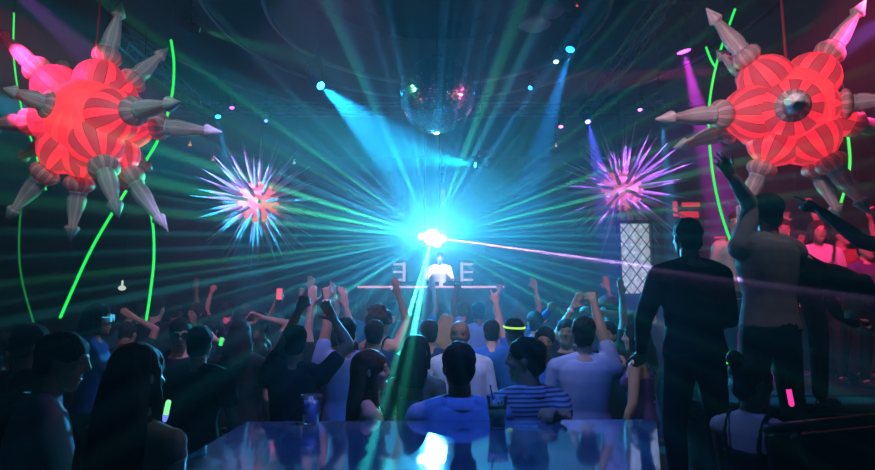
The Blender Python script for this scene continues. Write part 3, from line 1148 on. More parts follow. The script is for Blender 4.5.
def person(label, px, py, D, face=0, H=None, sex='m', skin='tan', hair='black', hairstyle='short', top='black', sleeve='short', legs='black', arms=(None, None),
           look=(0, 0, 0), lean=(0, 0), floor=0.0, sit=False, near=False, group='dancing crowd', extras=(), bulk=1.0, seat_z=None, name='person'):
    """px, py: centre of the head. arms: (left, right), each None or dict(hand=(px, py, dD) | dir=(upper, fore), pose=, hint=)"""
    hc = P(px, py, D)
    fl = floor
    if sit:
        s = (H or 1.74) / 1.75
        hipz = hc.z - .70 * s
    else:
        Hh = (hc.z - floor) / .932
        H2 = min(max(Hh, 1.5), 1.92)
        if abs(H2 - Hh) > .01:
            PEOPLE_LOG.append((label[:40], round(Hh, 2)))
        s = H2 / 1.75
        hipz = .93 * s
    # local frame: forward +Y, right +X, origin on the floor under the hips
    Rz = Matrix.Rotation(R(face), 4, 'Z')
    Tt = Matrix.Translation((0, 0, hipz)) @ Matrix.Rotation(-R(lean[0]), 4, 'X') @ Matrix.Rotation(R(lean[1]), 4, 'Y') @ Matrix.Diagonal((s, s, s, 1)) @ Matrix.Translation((0, 0, -.93))
    headl = Tt @ Vector((0, .015, 1.632))
    root = Vector((hc.x, hc.y, floor)) - Rz @ Vector((headl.x, headl.y, 0))
    if not sit and (lean[0] or lean[1]):
        dz = hc.z - floor - headl.z
        if abs(dz) > .02:
            Tt = Matrix.Translation((0, 0, dz)) @ Tt
            hipz += dz
    Wl = (Matrix.Translation(root) @ Rz)
    Wi = Wl.inverted()
    vox = .0085 if near else (.014 if D < 6.5 else .02)
    fat = 1.0 if near else (1.3 if D < 6.5 else 1.7)
    fem = sex == 'f'
    body = bmesh.new()
    shirt = bmesh.new()
    trou = bmesh.new()
    # ---- torso
    sh = .168 if fem else .19
    TR = [(.86, .135, .10, 0), (.93, .165, .112, -.005), (1.02, .15, .10, 0), (1.12, .135, .092, .0), (1.22, .15, .105, .005), (1.32, .165, .115, .01), (1.40, .165, .10, 0), (1.455, .125, .075, -.008), (1.49, .07, .055, -.012)]
    if fem:
        TR = [(.86, .14, .105, -.005), (.93, .168, .118, -.01), (1.02, .14, .10, 0), (1.12, .112, .085, 0), (1.22, .125, .092, .005), (1.32, .14, .105, .012), (1.40, .142, .085, 0), (1.455, .105, .065, -.008), (1.49, .058, .05, -.012)]
    def trings(g, z0=0, z1=9):
        return [ring(0, cy, z, rx * bulk + g, ry * bulk + g, 24, Tt, .85) for z, rx, ry, cy in TR if z0 <= z <= z1]
    loft(body, trings(0))
    neck_b, neck_t = Vector((0, -.018, 1.44)), Vector((0, -.006, 1.56))
    capsule(body, Tt @ neck_b, Tt @ neck_t, (.052 if fem else .062) * s, (.047 if fem else .055) * s, 12)
    for sx in (-1, 1):
        capsule(body, Tt @ Vector((0, -.02, 1.47)), Tt @ Vector((sx * sh * .85, -.01, 1.425)), .05 * s, .045 * s, 10)
        capsule(body, Tt @ Vector((sx * (sh - .045), .0, 1.40)), Tt @ Vector((sx * sh, 0, 1.405)), .06 * s, .056 * s * (bulk ** .5), 12)
        if fem:
            ellipsoid(body, Tt @ Vector((sx * .068, .09, 1.27)), (.056 * s, .05 * s, .055 * s))
            ellipsoid(shirt, Tt @ Vector((sx * .068, .095, 1.27)), (.062 * s, .056 * s, .06 * s))
    if top:
        zt = 1.46 if sleeve != 'none' else 1.36
        loft(shirt, trings(.013, .9, zt))
        if sleeve != 'none':
            for sx in (-1, 1):
                capsule(shirt, Tt @ Vector((sx * .045, -.02, 1.458)), Tt @ Vector((sx * sh * .85, -.01, 1.425)), .062 * s, .063 * s, 10)
                capsule(shirt, Tt @ Vector((sx * (sh - .045), .0, 1.395)), Tt @ Vector((sx * sh, 0, 1.40)), .073 * s, .069 * s * (bulk ** .5), 12)
        else:
            for sx in (-1, 1):
                tube(shirt, smooth_path([Tt @ Vector((sx * .085, .105, 1.33)), Tt @ Vector((sx * .09, .065, 1.44)), Tt @ Vector((sx * .095, .0, 1.497)), Tt @ Vector((sx * .09, -.075, 1.46)), Tt @ Vector((sx * .085, -.112, 1.33))], 3), .013 * s, 8)
    # ---- arms
    for sx, A in ((-1, arms[0]), (1, arms[1])):
        Sp = Tt @ Vector((sx * sh, 0, 1.405))
        l1, l2 = .285 * s, .25 * s
        pose = 'relaxed'
        if A is None:
            A = dict(dir=((sx * .22, .05, -1), (sx * .05, .35, -.9)))
        pose = A.get('pose', 'relaxed')
        if 'hand' in A:
            hx, hy, dD = A['hand']
            T_ = Wi @ P(hx, hy, D + dD)
            h = A.get('elbow')
            if h:
                ep = Wi @ P(h[0], h[1], D + (h[2] if len(h) > 2 else 0))
                hint = ep - Sp
            else:
                hint = Vector((sx * .7, .1, -.4))
            E_, T_ = ik(Sp, T_, l1, l2, hint)
        else:
            u1, u2 = (Vector(q).normalized() for q in A['dir'])
            E_ = Sp + u1 * l1
            T_ = E_ + u2 * l2
        k = bulk ** .5
        capsule(body, Sp, E_, .052 * s * k, .040 * s * k, 12)
        capsule(body, E_, E_.lerp(T_, .35), .040 * s * k, .040 * s * k, 12)
        capsule(body, E_.lerp(T_, .3), T_, .040 * s * k, .026 * s, 12)
        dd = (T_ - E_).normalized()
        nn = A.get('palm')
        nn = Vector(nn) if nn else Vector((0, 1, .05))
        if abs(nn.normalized().dot(dd)) > .95:
            nn = Vector((-sx, 0, .1))
        hand(body, T_, dd, nn, sx if nn.x == 0 else sx, pose, s * (1.0 if not fem else .92), fat)
        if top and sleeve != 'none':
            f1 = {'short': .55, 'long': 1, 'mid': 1}[sleeve]
            capsule(shirt, Sp, Sp.lerp(E_, f1), .068 * s * k, (.060 if f1 < 1 else .054) * s * k, 12)
            if sleeve == 'long':
                capsule(shirt, E_, E_.lerp(T_, .93), .053 * s * k, .038 * s, 12)
            if sleeve == 'mid':
                capsule(shirt, E_, E_.lerp(T_, .35), .054 * s * k, .052 * s, 12)
        A['_T'] = (T_, dd)
    # ---- legs
    for sx in (-1, 1):
        hip = Vector((sx * .085 * s, 0, hipz - .03))
        if sit:
            knee = hip + Vector((sx * .06, .38, -.08)) * s
            ank = Vector((knee.x, knee.y - .12, max(.12 + fl * 0, knee.z - .42 * s)))
        else:
            sprd = .05 if not fem else .03
            knee = Vector((sx * (.085 + sprd) * s, .03 * s, hipz * .53))
            ank = Vector((sx * (.095 + sprd) * s, -.02 * s, .085))
        capsule(body, hip, knee, .082 * s, .054 * s, 12)
        capsule(body, knee, knee.lerp(ank, .3), .054 * s, .056 * s, 12)
        capsule(body, knee.lerp(ank, .25), ank, .056 * s, .036 * s, 12)
        capsule(body, ank, ank + Vector((0, .02, -.03)), .036 * s, .035 * s, 10)
        if legs:
            capsule(trou, hip, knee, .1 * s, .07 * s, 12)
            capsule(trou, knee, ank + Vector((0, 0, .02)), .072 * s, .055 * s, 12)
        sb = bmesh.new()
        base = ank + Vector((0, 0, -.085)) if not sit else ank + Vector((0, 0, -.08))
        bz = base.z
        rr = [[Vector((base.x + sx * .004 + (.04 + .008 * math.sin(t_ * 3.2)) * s * q * math.cos(a_), base.y + .05 + (.135 * s * q) * math.sin(a_), bz + z_)) for a_ in [2 * PI * j / 14 for j in range(14)]]
              for t_, z_, q in ((0, .0, 1), (1, .03, 1.0), (2, .055, .85), (3, .075, .5))]
        loft(sb, rr)
        A2 = sb
        if sx < 0:
            shoeL = sb
        else:
            shoeR = sb
    if legs:
        ellipsoid(trou, Vector((0, -.005, hipz - .0)), (.178 * s * bulk, .128 * s * bulk, .11 * s), seg=18, rings=10)
    # ---- head
    yaw, pitch, tilt = look
    Mh = Matrix.Translation(headl) @ Matrix.Rotation(R(yaw), 4, 'Z') @ Matrix.Rotation(R(pitch) - R(lean[0]) * .5, 4, 'X') @ Matrix.Rotation(R(tilt), 4, 'Y') @ Matrix.Diagonal((s, s, s, 1))
    if not sit and (lean[0] or lean[1]):
        Mh = Matrix.Translation((0, 0, (hc.z - floor) - headl.z)) @ Mh
    hw_ = .96 if fem else 1.0
    loft(body, [ring(0, cy, z, rx * hw_, ry, 20, Mh) for z, rx, cy, ry in HEAD_RINGS])
    capsule(body, Mh @ Vector((0, -.02, -.05)), Tt @ neck_t, .05 * s, .05 * s, 12)
    capsule(body, Mh @ Vector((0, .092, .028)), Mh @ Vector((0, .112, -.014)), .009 * s, .0125 * s, 8)
    for sx in (-1, 1):
        ellipsoid(body, Mh @ Vector((sx * .011, .103, -.018)), (.009 * s, .010 * s, .008 * s))
        capsule(body, Mh @ Vector((sx * .012, .090, .038)), Mh @ Vector((sx * .048, .072, .038)), .010 * s, .009 * s, 8)
        ellipsoid(body, Mh @ Vector((sx * .042, .062, -.018)), (.022 * s, .022 * s, .02 * s))
        ellipsoid(body, Mh @ Vector((sx * .074, -.008, .0)), (.010 * s, .019 * s, .031 * s), (Matrix.Rotation(R(yaw), 3, 'Z')))
    capsule(body, Mh @ Vector((-.018, .083, -.056)), Mh @ Vector((.018, .083, -.056)), .008 * s, .008 * s, 8)
    capsule(body, Mh @ Vector((-.015, .082, -.069)), Mh @ Vector((.015, .082, -.069)), .009 * s, .009 * s, 8)
    # ---- link
    r = thing(name, label, 'person', root, (0, 0, R(face)), group)
    link('body', fuse(body, vox, 1), SKIN[skin], r)
    if top:
        link('shirt' if sleeve != 'none' else 'vest_top', fuse(shirt, .011 if near else (.016 if D < 6.5 else .022), 2, .006, 9.0, .6), CLOTH[top], r)
    else:
        shirt.free()
    if legs:
        link('trousers', fuse(trou, .018 if near else .026, 2), CLOTH[legs], r)
    else:
        trou.free()
    for sb in (shoeL, shoeR):
        obj('shoe', sb, mat('shoe_black', (.02, .02, .02), .4), r, True)
    # ---- hair
    if hair:
        hb = bmesh.new()
        up = 0.0
        ellipsoid(hb, Mh @ Vector((0, -.012, .046)), (.086 * s, .106 * s, .088 * s), Matrix.Rotation(R(yaw), 3, 'Z') @ Matrix.Rotation(R(pitch), 3, 'X'), 20, 14)
        ellipsoid(hb, Mh @ Vector((0, -.05, -.012)), (.072 * s, .058 * s, .075 * s), Matrix.Rotation(R(yaw), 3, 'Z'), 16, 10)
        if hairstyle == 'bald':
            hb.free()
            hb = None
        elif hairstyle == 'curly':
            rnd = random.Random(int(px * 7 + py))
            for k in range(60):
                a, b = rnd.uniform(0, 6.28), rnd.uniform(-.5, 1.5)
                q = Vector((math.cos(a) * math.cos(b) * .10, math.sin(a) * math.cos(b) * .11 - .035, math.sin(b) * .11 + .03))
                if q.y > .05 and q.z < .05:
                    continue
                ellipsoid(hb, Mh @ q, (.03 * s, .03 * s, .03 * s), None, 8, 6)
        elif hairstyle in ('long', 'ponytail', 'mid'):
            Ln = {'long': .50, 'mid': .26, 'ponytail': .12}[hairstyle]
            c0 = Mh @ Vector((0, -.03, .03))
            rings = []
            for k in range(8):
                t_ = k / 7
                z_ = c0.z - t_ * Ln * s
                wd = (.088 + .03 * math.sin(t_ * 2.6)) * s * (1 if t_ < .85 else .8)
                rings.append(ring(c0.x, c0.y - (.028 + .055 * t_) * s, z_, wd, (.062 - .015 * t_) * s, 20))
            loft(hb, rings[::-1])
            for sx in (-1, 1):
                a_ = Mh @ Vector((sx * .072, .02, .03))
                b_ = Mh @ Vector((sx * .082, .02, -.1))
                capsule(hb, a_, b_, .022 * s, .024 * s, 8)
                if hairstyle == 'long':
                    capsule(hb, b_, b_ + Vector((sx * .02, .02, -.2 * s)), .024 * s, .018 * s, 8)
            if hairstyle == 'ponytail':
                p0 = Mh @ Vector((0, -.12, .05))
                tube(hb, smooth_path([p0, p0 + Vector((0, -.05, -.02)), p0 + Vector((0, -.07, -.12)), p0 + Vector((0, -.05, -.28))], 4), [.03, .03, .03, .032, .034, .034, .034, .032, .03, .028, .022, .016, .008][:13], 10)
        elif hairstyle == 'bun':
            ellipsoid(hb, Mh @ Vector((0, -.10, .115)), (.042 * s, .042 * s, .038 * s), None, 14, 10)
            capsule(hb, Mh @ Vector((0, -.07, .07)), Mh @ Vector((0, -.095, .10)), .05 * s, .03 * s, 10)
        elif hairstyle == 'spiky':
            rnd = random.Random(int(px * 3 + py))
            for k in range(40):
                a, b = rnd.uniform(0, 6.28), rnd.uniform(.2, 1.5)
                q = Vector((math.cos(a) * math.cos(b) * .075, math.sin(a) * math.cos(b) * .085 - .02, math.sin(b) * .085 + .035))
                capsule(hb, Mh @ q, Mh @ (q * 1.22), .014 * s, .006 * s, 6)
        if hb is not None:
            link('hair', fuse(hb, .010 if near else (.014 if D < 6.5 else .018), 1, .007, 26.0, .35 if hairstyle in ('long', 'mid') else 1), HAIRC[hair], r)
    if 180 - abs((face + yaw) % 360 - 180) > 45:
        for sx in (-1, 1):
            eb = bmesh.new()
            ellipsoid(eb, Mh @ Vector((sx * .031, .0765, .014)), (.0125 * s, .0125 * s, .0105 * s), None, 10, 8)
            eye = obj('eye', eb, mat('eye_white', (.32, .3, .3), .3), r, True)
            pb_ = bmesh.new()
            ellipsoid(pb_, Mh @ Vector((sx * .031, .0855, .014)), (.0065 * s, .005 * s, .0065 * s), None, 8, 6)
            obj('iris', pb_, mat('eye_dark', (.02, .012, .01), .15), eye, True)
        lb = bmesh.new()
        capsule(lb, Mh @ Vector((-.016, .090, -.0605)), Mh @ Vector((.016, .090, -.0605)), .0055 * s, .0055 * s, 8)
        obj('lips', lb, mat('lips', (.30, .09, .08), .4), r, True)
    # ---- extras
    for ex in extras:
        kind = ex[0]
        eb = bmesh.new()
        if kind == 'wristband':
            T_, dd = arms[ex[1]]['_T']
            lathe(eb, [(-.035, .031 * s), (-.03, .034 * s), (-.012, .034 * s), (-.008, .031 * s)], T_ - dd * .01, dd, 16)
            obj('wristband', eb, ex[2], r, True)
        elif kind == 'collar':
            a = ring(0, -.02, 1.455, .078, .075, 24, Tt)
            b = ring(0, -.022, 1.50, .069, .068, 24, Tt)
            c1 = ring(0, -.022, 1.505, .074, .073, 24, Tt)
            d1 = ring(0, -.025, 1.45, .092, .088, 24, Tt)
            loft(eb, [a, b, c1, d1], cap=False)
            obj('collar', eb, CLOTH[top], r, True)
        elif kind == 'cap':
            ellipsoid(eb, Mh @ Vector((0, -.012, .055)), (.09 * s, .108 * s, .08 * s), None, 16, 10)
            capsule(eb, Mh @ Vector((0, .08, .05)), Mh @ Vector((0, .15, .04)), .035 * s, .03 * s, 8)
            for v_ in eb.verts:
                pass
            link('cap', fuse(eb, .012, 1), CLOTH[ex[1]], r)
        elif kind == 'glowband':
            tube(eb, [Mh @ Vector((.088 * math.cos(a), -.01 + .108 * math.sin(a), .05 + .01 * math.sin(a))) for a in [2 * PI * q / 24 for q in range(25)]], .009, 6)
            obj('glow_headband', eb, ex[1], r, True)
        elif kind == 'glasses':
            for sx in (-1, 1):
                lathe(eb, [(0, .03 * s), (.006, .03 * s), (.006, .022 * s), (0, .022 * s)], Mh @ Vector((sx * .034, .1, .014)), (Mh.to_3x3() @ Vector((0, 1, 0))), 16)
                capsule(eb, Mh @ Vector((sx * .06, .095, .02)), Mh @ Vector((sx * .082, 0, .02)), .004, .004, 6)
            capsule(eb, Mh @ Vector((-.008, .108, .016)), Mh @ Vector((.008, .108, .016)), .004, .004, 6)
            obj('glasses', eb, ex[1], r, True)
        elif kind == 'necklace':
            tube(eb, [Tt @ Vector((.075 * math.sin(a), -.012 + .085 * math.cos(a), 1.455 - .03 * math.cos(a))) for a in [2 * PI * q / 24 for q in range(25)]], .006, 6)
            obj('necklace', eb, ex[1], r, True)
        elif kind == 'jacket':
            for sx in (-1, 1):
                rr = [[Tt @ Vector((sx * x_ * bulk, y_ * bulk, z_)) for x_, y_ in ((.06, .128), (.12, .115), (.17, .06), (.172, -.02), (.182, -.02), (.18, .07), (.125, .13), (.058, .142))] for z_ in (.9, 1.05, 1.2, 1.33, 1.42)]
                loft(eb, rr)
            obj('jacket_front', eb, CLOTH[ex[1]], r, True)
        else:
            eb.free()
    return r, arms


GREEN = emis('glow_green', (.05, 1, .15), 1.0)
CYANG = emis('glow_cyan', (.05, .6, 1), .9)
PINKG = emis('glow_pink', (1, .05, .4), 1.0)
WHITEB = mat('white_band', (.8, .8, .8), .5)


def Hd(x, y, dD=0, pose='relaxed', elbow=None, palm=None):
    d = dict(hand=(x, y, dD), pose=pose)
    if elbow:
        d['elbow'] = elbow
    if palm:
        d['palm'] = palm
    return d


# --- at the counter, backs to us
person('person in a light blue shirt at the counter, back turned, left of the two men', 459, 369, 3.05, 4, H=1.76, skin='brown', hairstyle='short', top='lightblue', sleeve='short', legs='denim', sit=True, near=True,
       arms=(dict(dir=((-.35, .45, -.85), (.2, .9, .1)), pose='relaxed'), dict(dir=((.3, .45, -.85), (-.2, .9, .1)), pose='relaxed')), look=(0, -4, 0), extras=(('collar',),), group='two men at the counter', bulk=1.1)
person('person in a striped polo shirt turned left at the counter, hand resting on it', 526, 361, 3.42, 22, H=1.78, skin='tan', hairstyle='short', top='striped', sleeve='short', legs='black', sit=True, near=True,
       arms=(dict(dir=((-.25, .5, -.8), (.1, .9, .1))), Hd(553, 414, -.44, 'relaxed', (566, 420, -.1), (0, 0, -1))), look=(46, 0, 0), extras=(('collar',),), group='two men at the counter', bulk=1.1)
person('person with long dark hair in profile facing right, behind the blue drink', 371, 372, 3.12, -78, sex='f', skin='light', hair='brown', hairstyle='long', top='black', sleeve='none', legs='black', near=True, look=(-6, 0, 0),
       arms=(None, None), group=None, floor=-.0)
person('person in a pale shirt at the lower left, dark hair, leaning right', 62, 362, 2.6, -50, skin='tan', hairstyle='short', top='paleshirt', sleeve='long', legs='black', near=True, look=(-20, -6, 0), lean=(10, 0),
       arms=(None, dict(dir=((.3, .3, -.9), (-.2, .8, -.3)))), extras=(('collar',),), group=None, floor=-.1)
person('person with very long dark hair and back turned at the lower left', 138, 378, 2.25, -12, sex='f', skin='light', hair='brown', hairstyle='long', top='black', sleeve='none', legs='black', near=True, look=(-10, 0, 0), group=None, floor=-.12)
person('person with dark hair behind the pale-shirted man at the left edge', 31, 346, 3.3, -30, skin='tan', hairstyle='short', top='black', sleeve='short', group=None)
person('person in a red top at the very left edge of the picture', 2, 352, 3.9, -20, sex='f', skin='light', hairstyle='mid', top='red', sleeve='short', group=None)
# --- right hand side, standing on the platform
person('person in black standing tall with back turned on the platform', 687, 239, 3.45, 3, skin='tan', hairstyle='short', top='black', sleeve='long', legs='black', near=True, floor=.62,
       extras=(('wristband', 0, GREEN),), arms=(dict(dir=((-.35, .1, -.9), (.1, .5, -.75))), Hd(724, 306, .12, 'relaxed', (733, 300, -.5))), look=(0, 4, 0), group='people on the platform', bulk=1.12)
person('person in a grey shirt with left arm thrown up towards the right star', 765, 214, 3.9, 10, skin='tan', hairstyle='short', top='grey', sleeve='long', legs='black', near=True, floor=.62,
       arms=(Hd(733, 178, -.1, 'open', (752, 200, 0)), dict(dir=((.2, .5, -.7), (-.2, .9, .1)))), look=(10, 8, 0), lean=(0, 3), group='people on the platform', bulk=1.05)
person('person bending over to the right with a black shiny jacket and blond hair', 860, 292, 4.25, -72, skin='light', hair='blond', hairstyle='mid', top='black', sleeve='long', legs='black', near=True, floor=1.1,
       arms=(dict(dir=((0, .6, -.8), (0, .8, -.4))), dict(dir=((0, .5, -.85), (0, .8, -.5)))), look=(0, 10, 0), lean=(104, 0), group='people on the platform')
person('person at the right edge stretching a dark bare arm out over the others', 915, 216, 3.1, 60, skin='dark', hairstyle='short', top='red', sleeve='short', legs='black', near=True, floor=.62,
       arms=(Hd(822, 212, .1, 'point', (862, 236, 0)), None), group='people on the platform')
person('person with hair in a bun and bare shoulder at the lower right', 752, 383, 2.6, -58, sex='f', skin='light', hair='black', hairstyle='bun', top='black', sleeve='none', legs='black', near=True, look=(-18, -4, 0), floor=.0,
       arms=(dict(dir=((-.2, .4, -.9), (.1, .9, -.1))), dict(dir=((.2, .3, -.9), (-.1, .9, -.1)))), group=None)

# --- crowd on the dance floor
person('person seen from behind with right fist up in the middle of the crowd', 295, 343, 4.0, 2, skin='tan', hairstyle='short', top='charcoal', sleeve='short', near=True, look=(0, 4, 0),
       arms=(Hd(300, 308, .02, 'fist', (296, 330, -.25)), Hd(333, 318, .1, 'open', (354, 345, 0))))
person('person in a light blue sleeve reaching one banded arm up and left', 345, 334, 4.5, 20, skin='tan', hairstyle='short', top='lightblue', sleeve='short',
       arms=(Hd(327, 296, .1, 'point', (347, 318, 0)), None), extras=(('wristband', 0, WHITEB),))
person('person holding both arms high left of the pink shelf line', 333, 338, 5.2, 0, skin='light', hairstyle='short', top='black', sleeve='short', arms=(Hd(311, 300, 0, 'open'), Hd(345, 300, 0, 'open', (362, 320))))
person('person with a hand raised left holding a small red phone', 274, 327, 6.2, 5, skin='tan', hairstyle='mid', sex='f', top='black', arms=(Hd(277, 301, -.2, 'grip', (268, 318)), None))
person('person with hand on forehead, face turned to us', 258, 326, 5.4, 150, skin='tan', hairstyle='short', top='charcoal', arms=(Hd(262, 318, -.1, 'relaxed', (280, 322)), None))
person('person raising a hand with a glowing green wristband', 240, 336, 4.7, 10, skin='light', sex='f', hairstyle='mid', top='black', arms=(Hd(217, 341, 0, 'open', (232, 362)), None), extras=(('wristband', 0, GREEN),))
person('person in dark glasses looking down, lit face, left part of crowd', 180, 335, 4.6, 205, skin='light', hairstyle='short', top='black', look=(0, -12, 0), extras=(('glasses', BLACK),))
person('person wearing blue glowing glasses at the left', 98, 320, 4.9, -75, skin='tan', sex='f', hairstyle='mid', top='blue', sleeve='short', extras=(('glasses', CYANG),), arms=(None, Hd(116, 352, -.1, 'relaxed', (112, 372))))
person('person seen as a dark head in front of the short green tube', 156, 309, 6.6, 0, skin='tan', hairstyle='short', top='black')
person('person with raised hand beside the foot of the short green tube', 128, 334, 5.9, 0, skin='tan', hairstyle='short', top='black', arms=(None, Hd(135, 318, 0, 'open', (146, 335))))
person('person with curly dark hair and one arm up, right of the raised arms', 381, 322, 5.6, -30, skin='tan', sex='f', hair='brown', hairstyle='curly', top='black', sleeve='none', arms=(None, Hd(399, 296, 0, 'open', (402, 320))))
person('person with dark hair right behind the profile woman', 374, 335, 4.9, 10, skin='tan', hairstyle='short', top='navy')
person('person with dark hair and dark dress left of the light blue shirt', 417, 353, 3.9, -20, sex='f', skin='tan', hair='brown', hairstyle='mid', top='teal', sleeve='none')
person('person with shaved head facing us in an open white jacket', 460, 336, 4.6, 172, skin='tan', hairstyle='bald', hair=None, top='white', sleeve='long', extras=(('jacket', 'white'),), bulk=1.15)
person('person with pale lit hair left of the shaved-headed man', 446, 327, 6.1, 5, skin='light', sex='f', hair='blond', hairstyle='mid', top='grey')
person('person with dark hair between light beam and pale-haired head', 429, 334, 5.3, 8, skin='tan', hairstyle='short', top='navy')
person('person with a yellow-green glowing headband', 514, 333, 5.1, 15, skin='tan', hairstyle='short', top='blue', extras=(('glowband', emis('glow_lime', (.5, 1, .1), 1)),))
person('person with one arm up making horns right below the shelf end', 492, 333, 5.6, -10, skin='light', hairstyle='short', top='blue', arms=(None, Hd(496, 302, 0, 'horns', (499, 325))))
person('person in blue holding a ringed hand up above the headband wearer', 535, 324, 6.2, 5, skin='tan', hairstyle='short', top='blue', sleeve='long', arms=(None, Hd(549, 311, 0, 'fist', (548, 332))))
person('person smiling towards us with a bare arm raised high', 566, 333, 5.4, 165, skin='tan', hairstyle='short', top='navy', arms=(None, Hd(578, 298, .1, 'open', (562, 320))), extras=(('wristband', 1, WHITEB),))
person('person with back turned in a pale grey shirt at the right of the crowd', 584, 335, 4.1, -15, skin='tan', hairstyle='short', top='paleshirt', sleeve='short', near=True, arms=(None, Hd(593, 300, .2, 'fist', (597, 325))), bulk=1.1)
person('person wearing a red cap and reaching an arm forward', 607, 309, 6.3, 40, skin='light', hairstyle='short', top='purple', arms=(None, Hd(598, 312, -.2, 'relaxed', (615, 325))), extras=(('cap', 'red'),))
person('person stretching one thin arm straight up below the lattice screen', 633, 326, 5.8, 20, skin='light', sex='f', hairstyle='mid', top='black', arms=(Hd(622, 285, 0, 'open', (628, 308)), None))
person('person with a lit face at the right end of the crowd', 607, 336, 5.1, 150, skin='light', hairstyle='short', top='black')
person('person with a reddish bare shoulder beside the man in black', 636, 338, 4.75, 60, skin='light', sex='f', hairstyle='mid', top='purple', sleeve='none', arms=(None, dict(dir=((.5, .1, -.85), (-.3, .4, .8)), pose='relaxed')))
person('person in blue light behind the striped polo man', 545, 343, 4.55, 170, skin='tan', hairstyle='short', top='blue', sleeve='short', arms=(None, Hd(532, 362, -.2, 'grip', (525, 380))))
person('person with dark hair left of the fist raiser', 226, 348, 5.15, -10, skin='brown', hairstyle='short', top='black')
person('person with face half lit behind the green wristband', 212, 330, 5.8, 140, skin='light', sex='f', hairstyle='mid', top='navy')
person('person in black beside the fist raiser, left shoulder to us', 262, 352, 5.0, 20, skin='tan', sex='f', hairstyle='ponytail', top='black', sleeve='none')
person('person in dark top between fist raiser and profile woman', 318, 340, 6.1, -5, skin='brown', hairstyle='short', top='black')
person('person in black in the gap right of the glasses wearer', 200, 345, 3.9, 0, skin='tan', hairstyle='short', top='black')
# far rows
far = [
    (112, 318, 8.4, 0, 'mid', 'teal', 'person far back left, under the lowest point of the left star', None),
    (140, 312, 9.2, 10, 'short', 'black', 'person far back, between the two thick green tubes', None),
    (176, 312, 8.8, -10, 'short', 'navy', 'person far back, just right of the short green tube', 1),
    (196, 314, 7.6, 150, 'mid', 'green', 'person far back in green light left of the wristband hand', None),
    (228, 312, 9.0, 0, 'short', 'navy', 'person far back below the left spiky ball, arm up', 2),
    (246, 311, 10.2, 0, 'short', 'black', 'person small and dark straight below the left spiky ball', None),
    (290, 313, 8.0, 0, 'short', 'blue', 'person far back beside the raised fist', 1),
    (318, 314, 9.0, 20, 'mid', 'navy', 'person far back between fist and pointing hand', 3),
    (352, 311, 9.6, 0, 'short', 'blue', 'person far back left below the pink shelf line', 2),
    (372, 309, 10.0, 0, 'spiky', 'navy', 'person with spiky hair close to the booth at its left end', None),
    (393, 309, 8.6, 0, 'short', 'teal', 'person in the double green beam close to the booth', None),
    (416, 310, 9.6, 0, 'short', 'blue', 'person close to the booth right of the double beam', 1),
    (437, 309, 9.9, 0, 'mid', 'blue', 'person close to the booth straight below the DJ', None),
    (462, 310, 9.4, 0, 'short', 'navy', 'person close to the booth right of the DJ', None),
    (478, 313, 8.0, 10, 'short', 'lightblue', 'person in pale top below the right rack', 2),
    (518, 312, 8.4, 0, 'mid', 'blue', 'person far back right of the shelf end', 3),
    (543, 310, 9.4, 0, 'short', 'navy', 'person far back, left of the bare raised arm', None),
    (566, 309, 9.8, 0, 'short', 'blue', 'person far back below the violet light of the spiky ball', None),
    (590, 311, 8.6, 0, 'short', 'navy', 'person far back left of the red cap', 1),
    (650, 305, 7.4, 0, 'short', 'purple', 'person far back partly hidden by the man in black', None),
]
for i, (x, y, D, f, hs, tp, lab, up) in enumerate(far):
    rnd = random.Random(i)
    am = [None, None]
    if up in (1, 3):
        am[1] = dict(dir=((.35, .1, .9), (-.15, .1, 1)), pose='open')
    if up in (2, 3):
        am[0] = dict(dir=((-.4, .15, .85), (.2, .1, 1)), pose='fist')
    person(lab, x, y, D, f, sex='f' if hs == 'mid' else 'm', skin=('tan', 'light', 'brown')[i % 3], hair=('black', 'brown')[i % 2], hairstyle=hs, top=tp, sleeve='short', arms=tuple(am))

# pink lit guests at the far right
for (x, y, D, f, hs, tp, lab, up) in [
        (737, 224, 6.3, 150, 'short', 'pinkwhite', 'person in a white shirt lit pink, right beside the man in black', None),
        (783, 225, 7.4, 160, 'mid', 'red', 'person in red behind the arm-raised man, lit pink', 3),
        (818, 232, 6.6, 170, 'mid', 'pinkwhite', 'person in a pale top lit magenta below the right star', None),
        (842, 236, 7.2, 200, 'short', 'red', 'person lit red at the right between two outstretched arms', 2),
        (866, 250, 6.2, 190, 'short', 'purple', 'person in purple light at the right edge', None),
        (800, 240, 8.2, 180, 'short', 'red', 'person in dim red light behind the others below the right star', 1)]:
    am = [None, None]
    if up in (1, 3):
        am[1] = dict(dir=((.5, .3, .5), (-.35, .1, .9)), pose='relaxed')
    if up in (2, 3):
        am[0] = dict(dir=((-.5, .4, .5), (.3, .1, .9)), pose='relaxed')
    person(lab, x, y, D, f, sex='f' if hs == 'mid' else 'm', skin='light', hair='brown', hairstyle=hs, top=tp, arms=tuple(am), floor=.98, group='pink lit guests on the rear terrace')

# the DJ
person('person in a white shirt behind the DJ booth, head down', 440, 258, 13.35, 178, skin='light', hairstyle='short', top='white', sleeve='mid', look=(0, -15, 0), lean=(8, 0), floor=round(P(440, 258, 13.35).z - 1.64, 2),
       arms=(dict(dir=((-.25, .45, -.8), (.15, .9, -.1))), dict(dir=((.35, .4, -.8), (-.1, .9, -.1)))), group=None, bulk=1.1)
slab('floor_stage', (-2.2, 13.06, 0), (2.2, 15, round(P(440, 258, 13.35).z - 1.64, 2)), BLACK)
slab('floor_terrace', (2.9, 5.7, 0), (9.5, 9.2, .98), mat('platform_black', (0, 0, 0)))
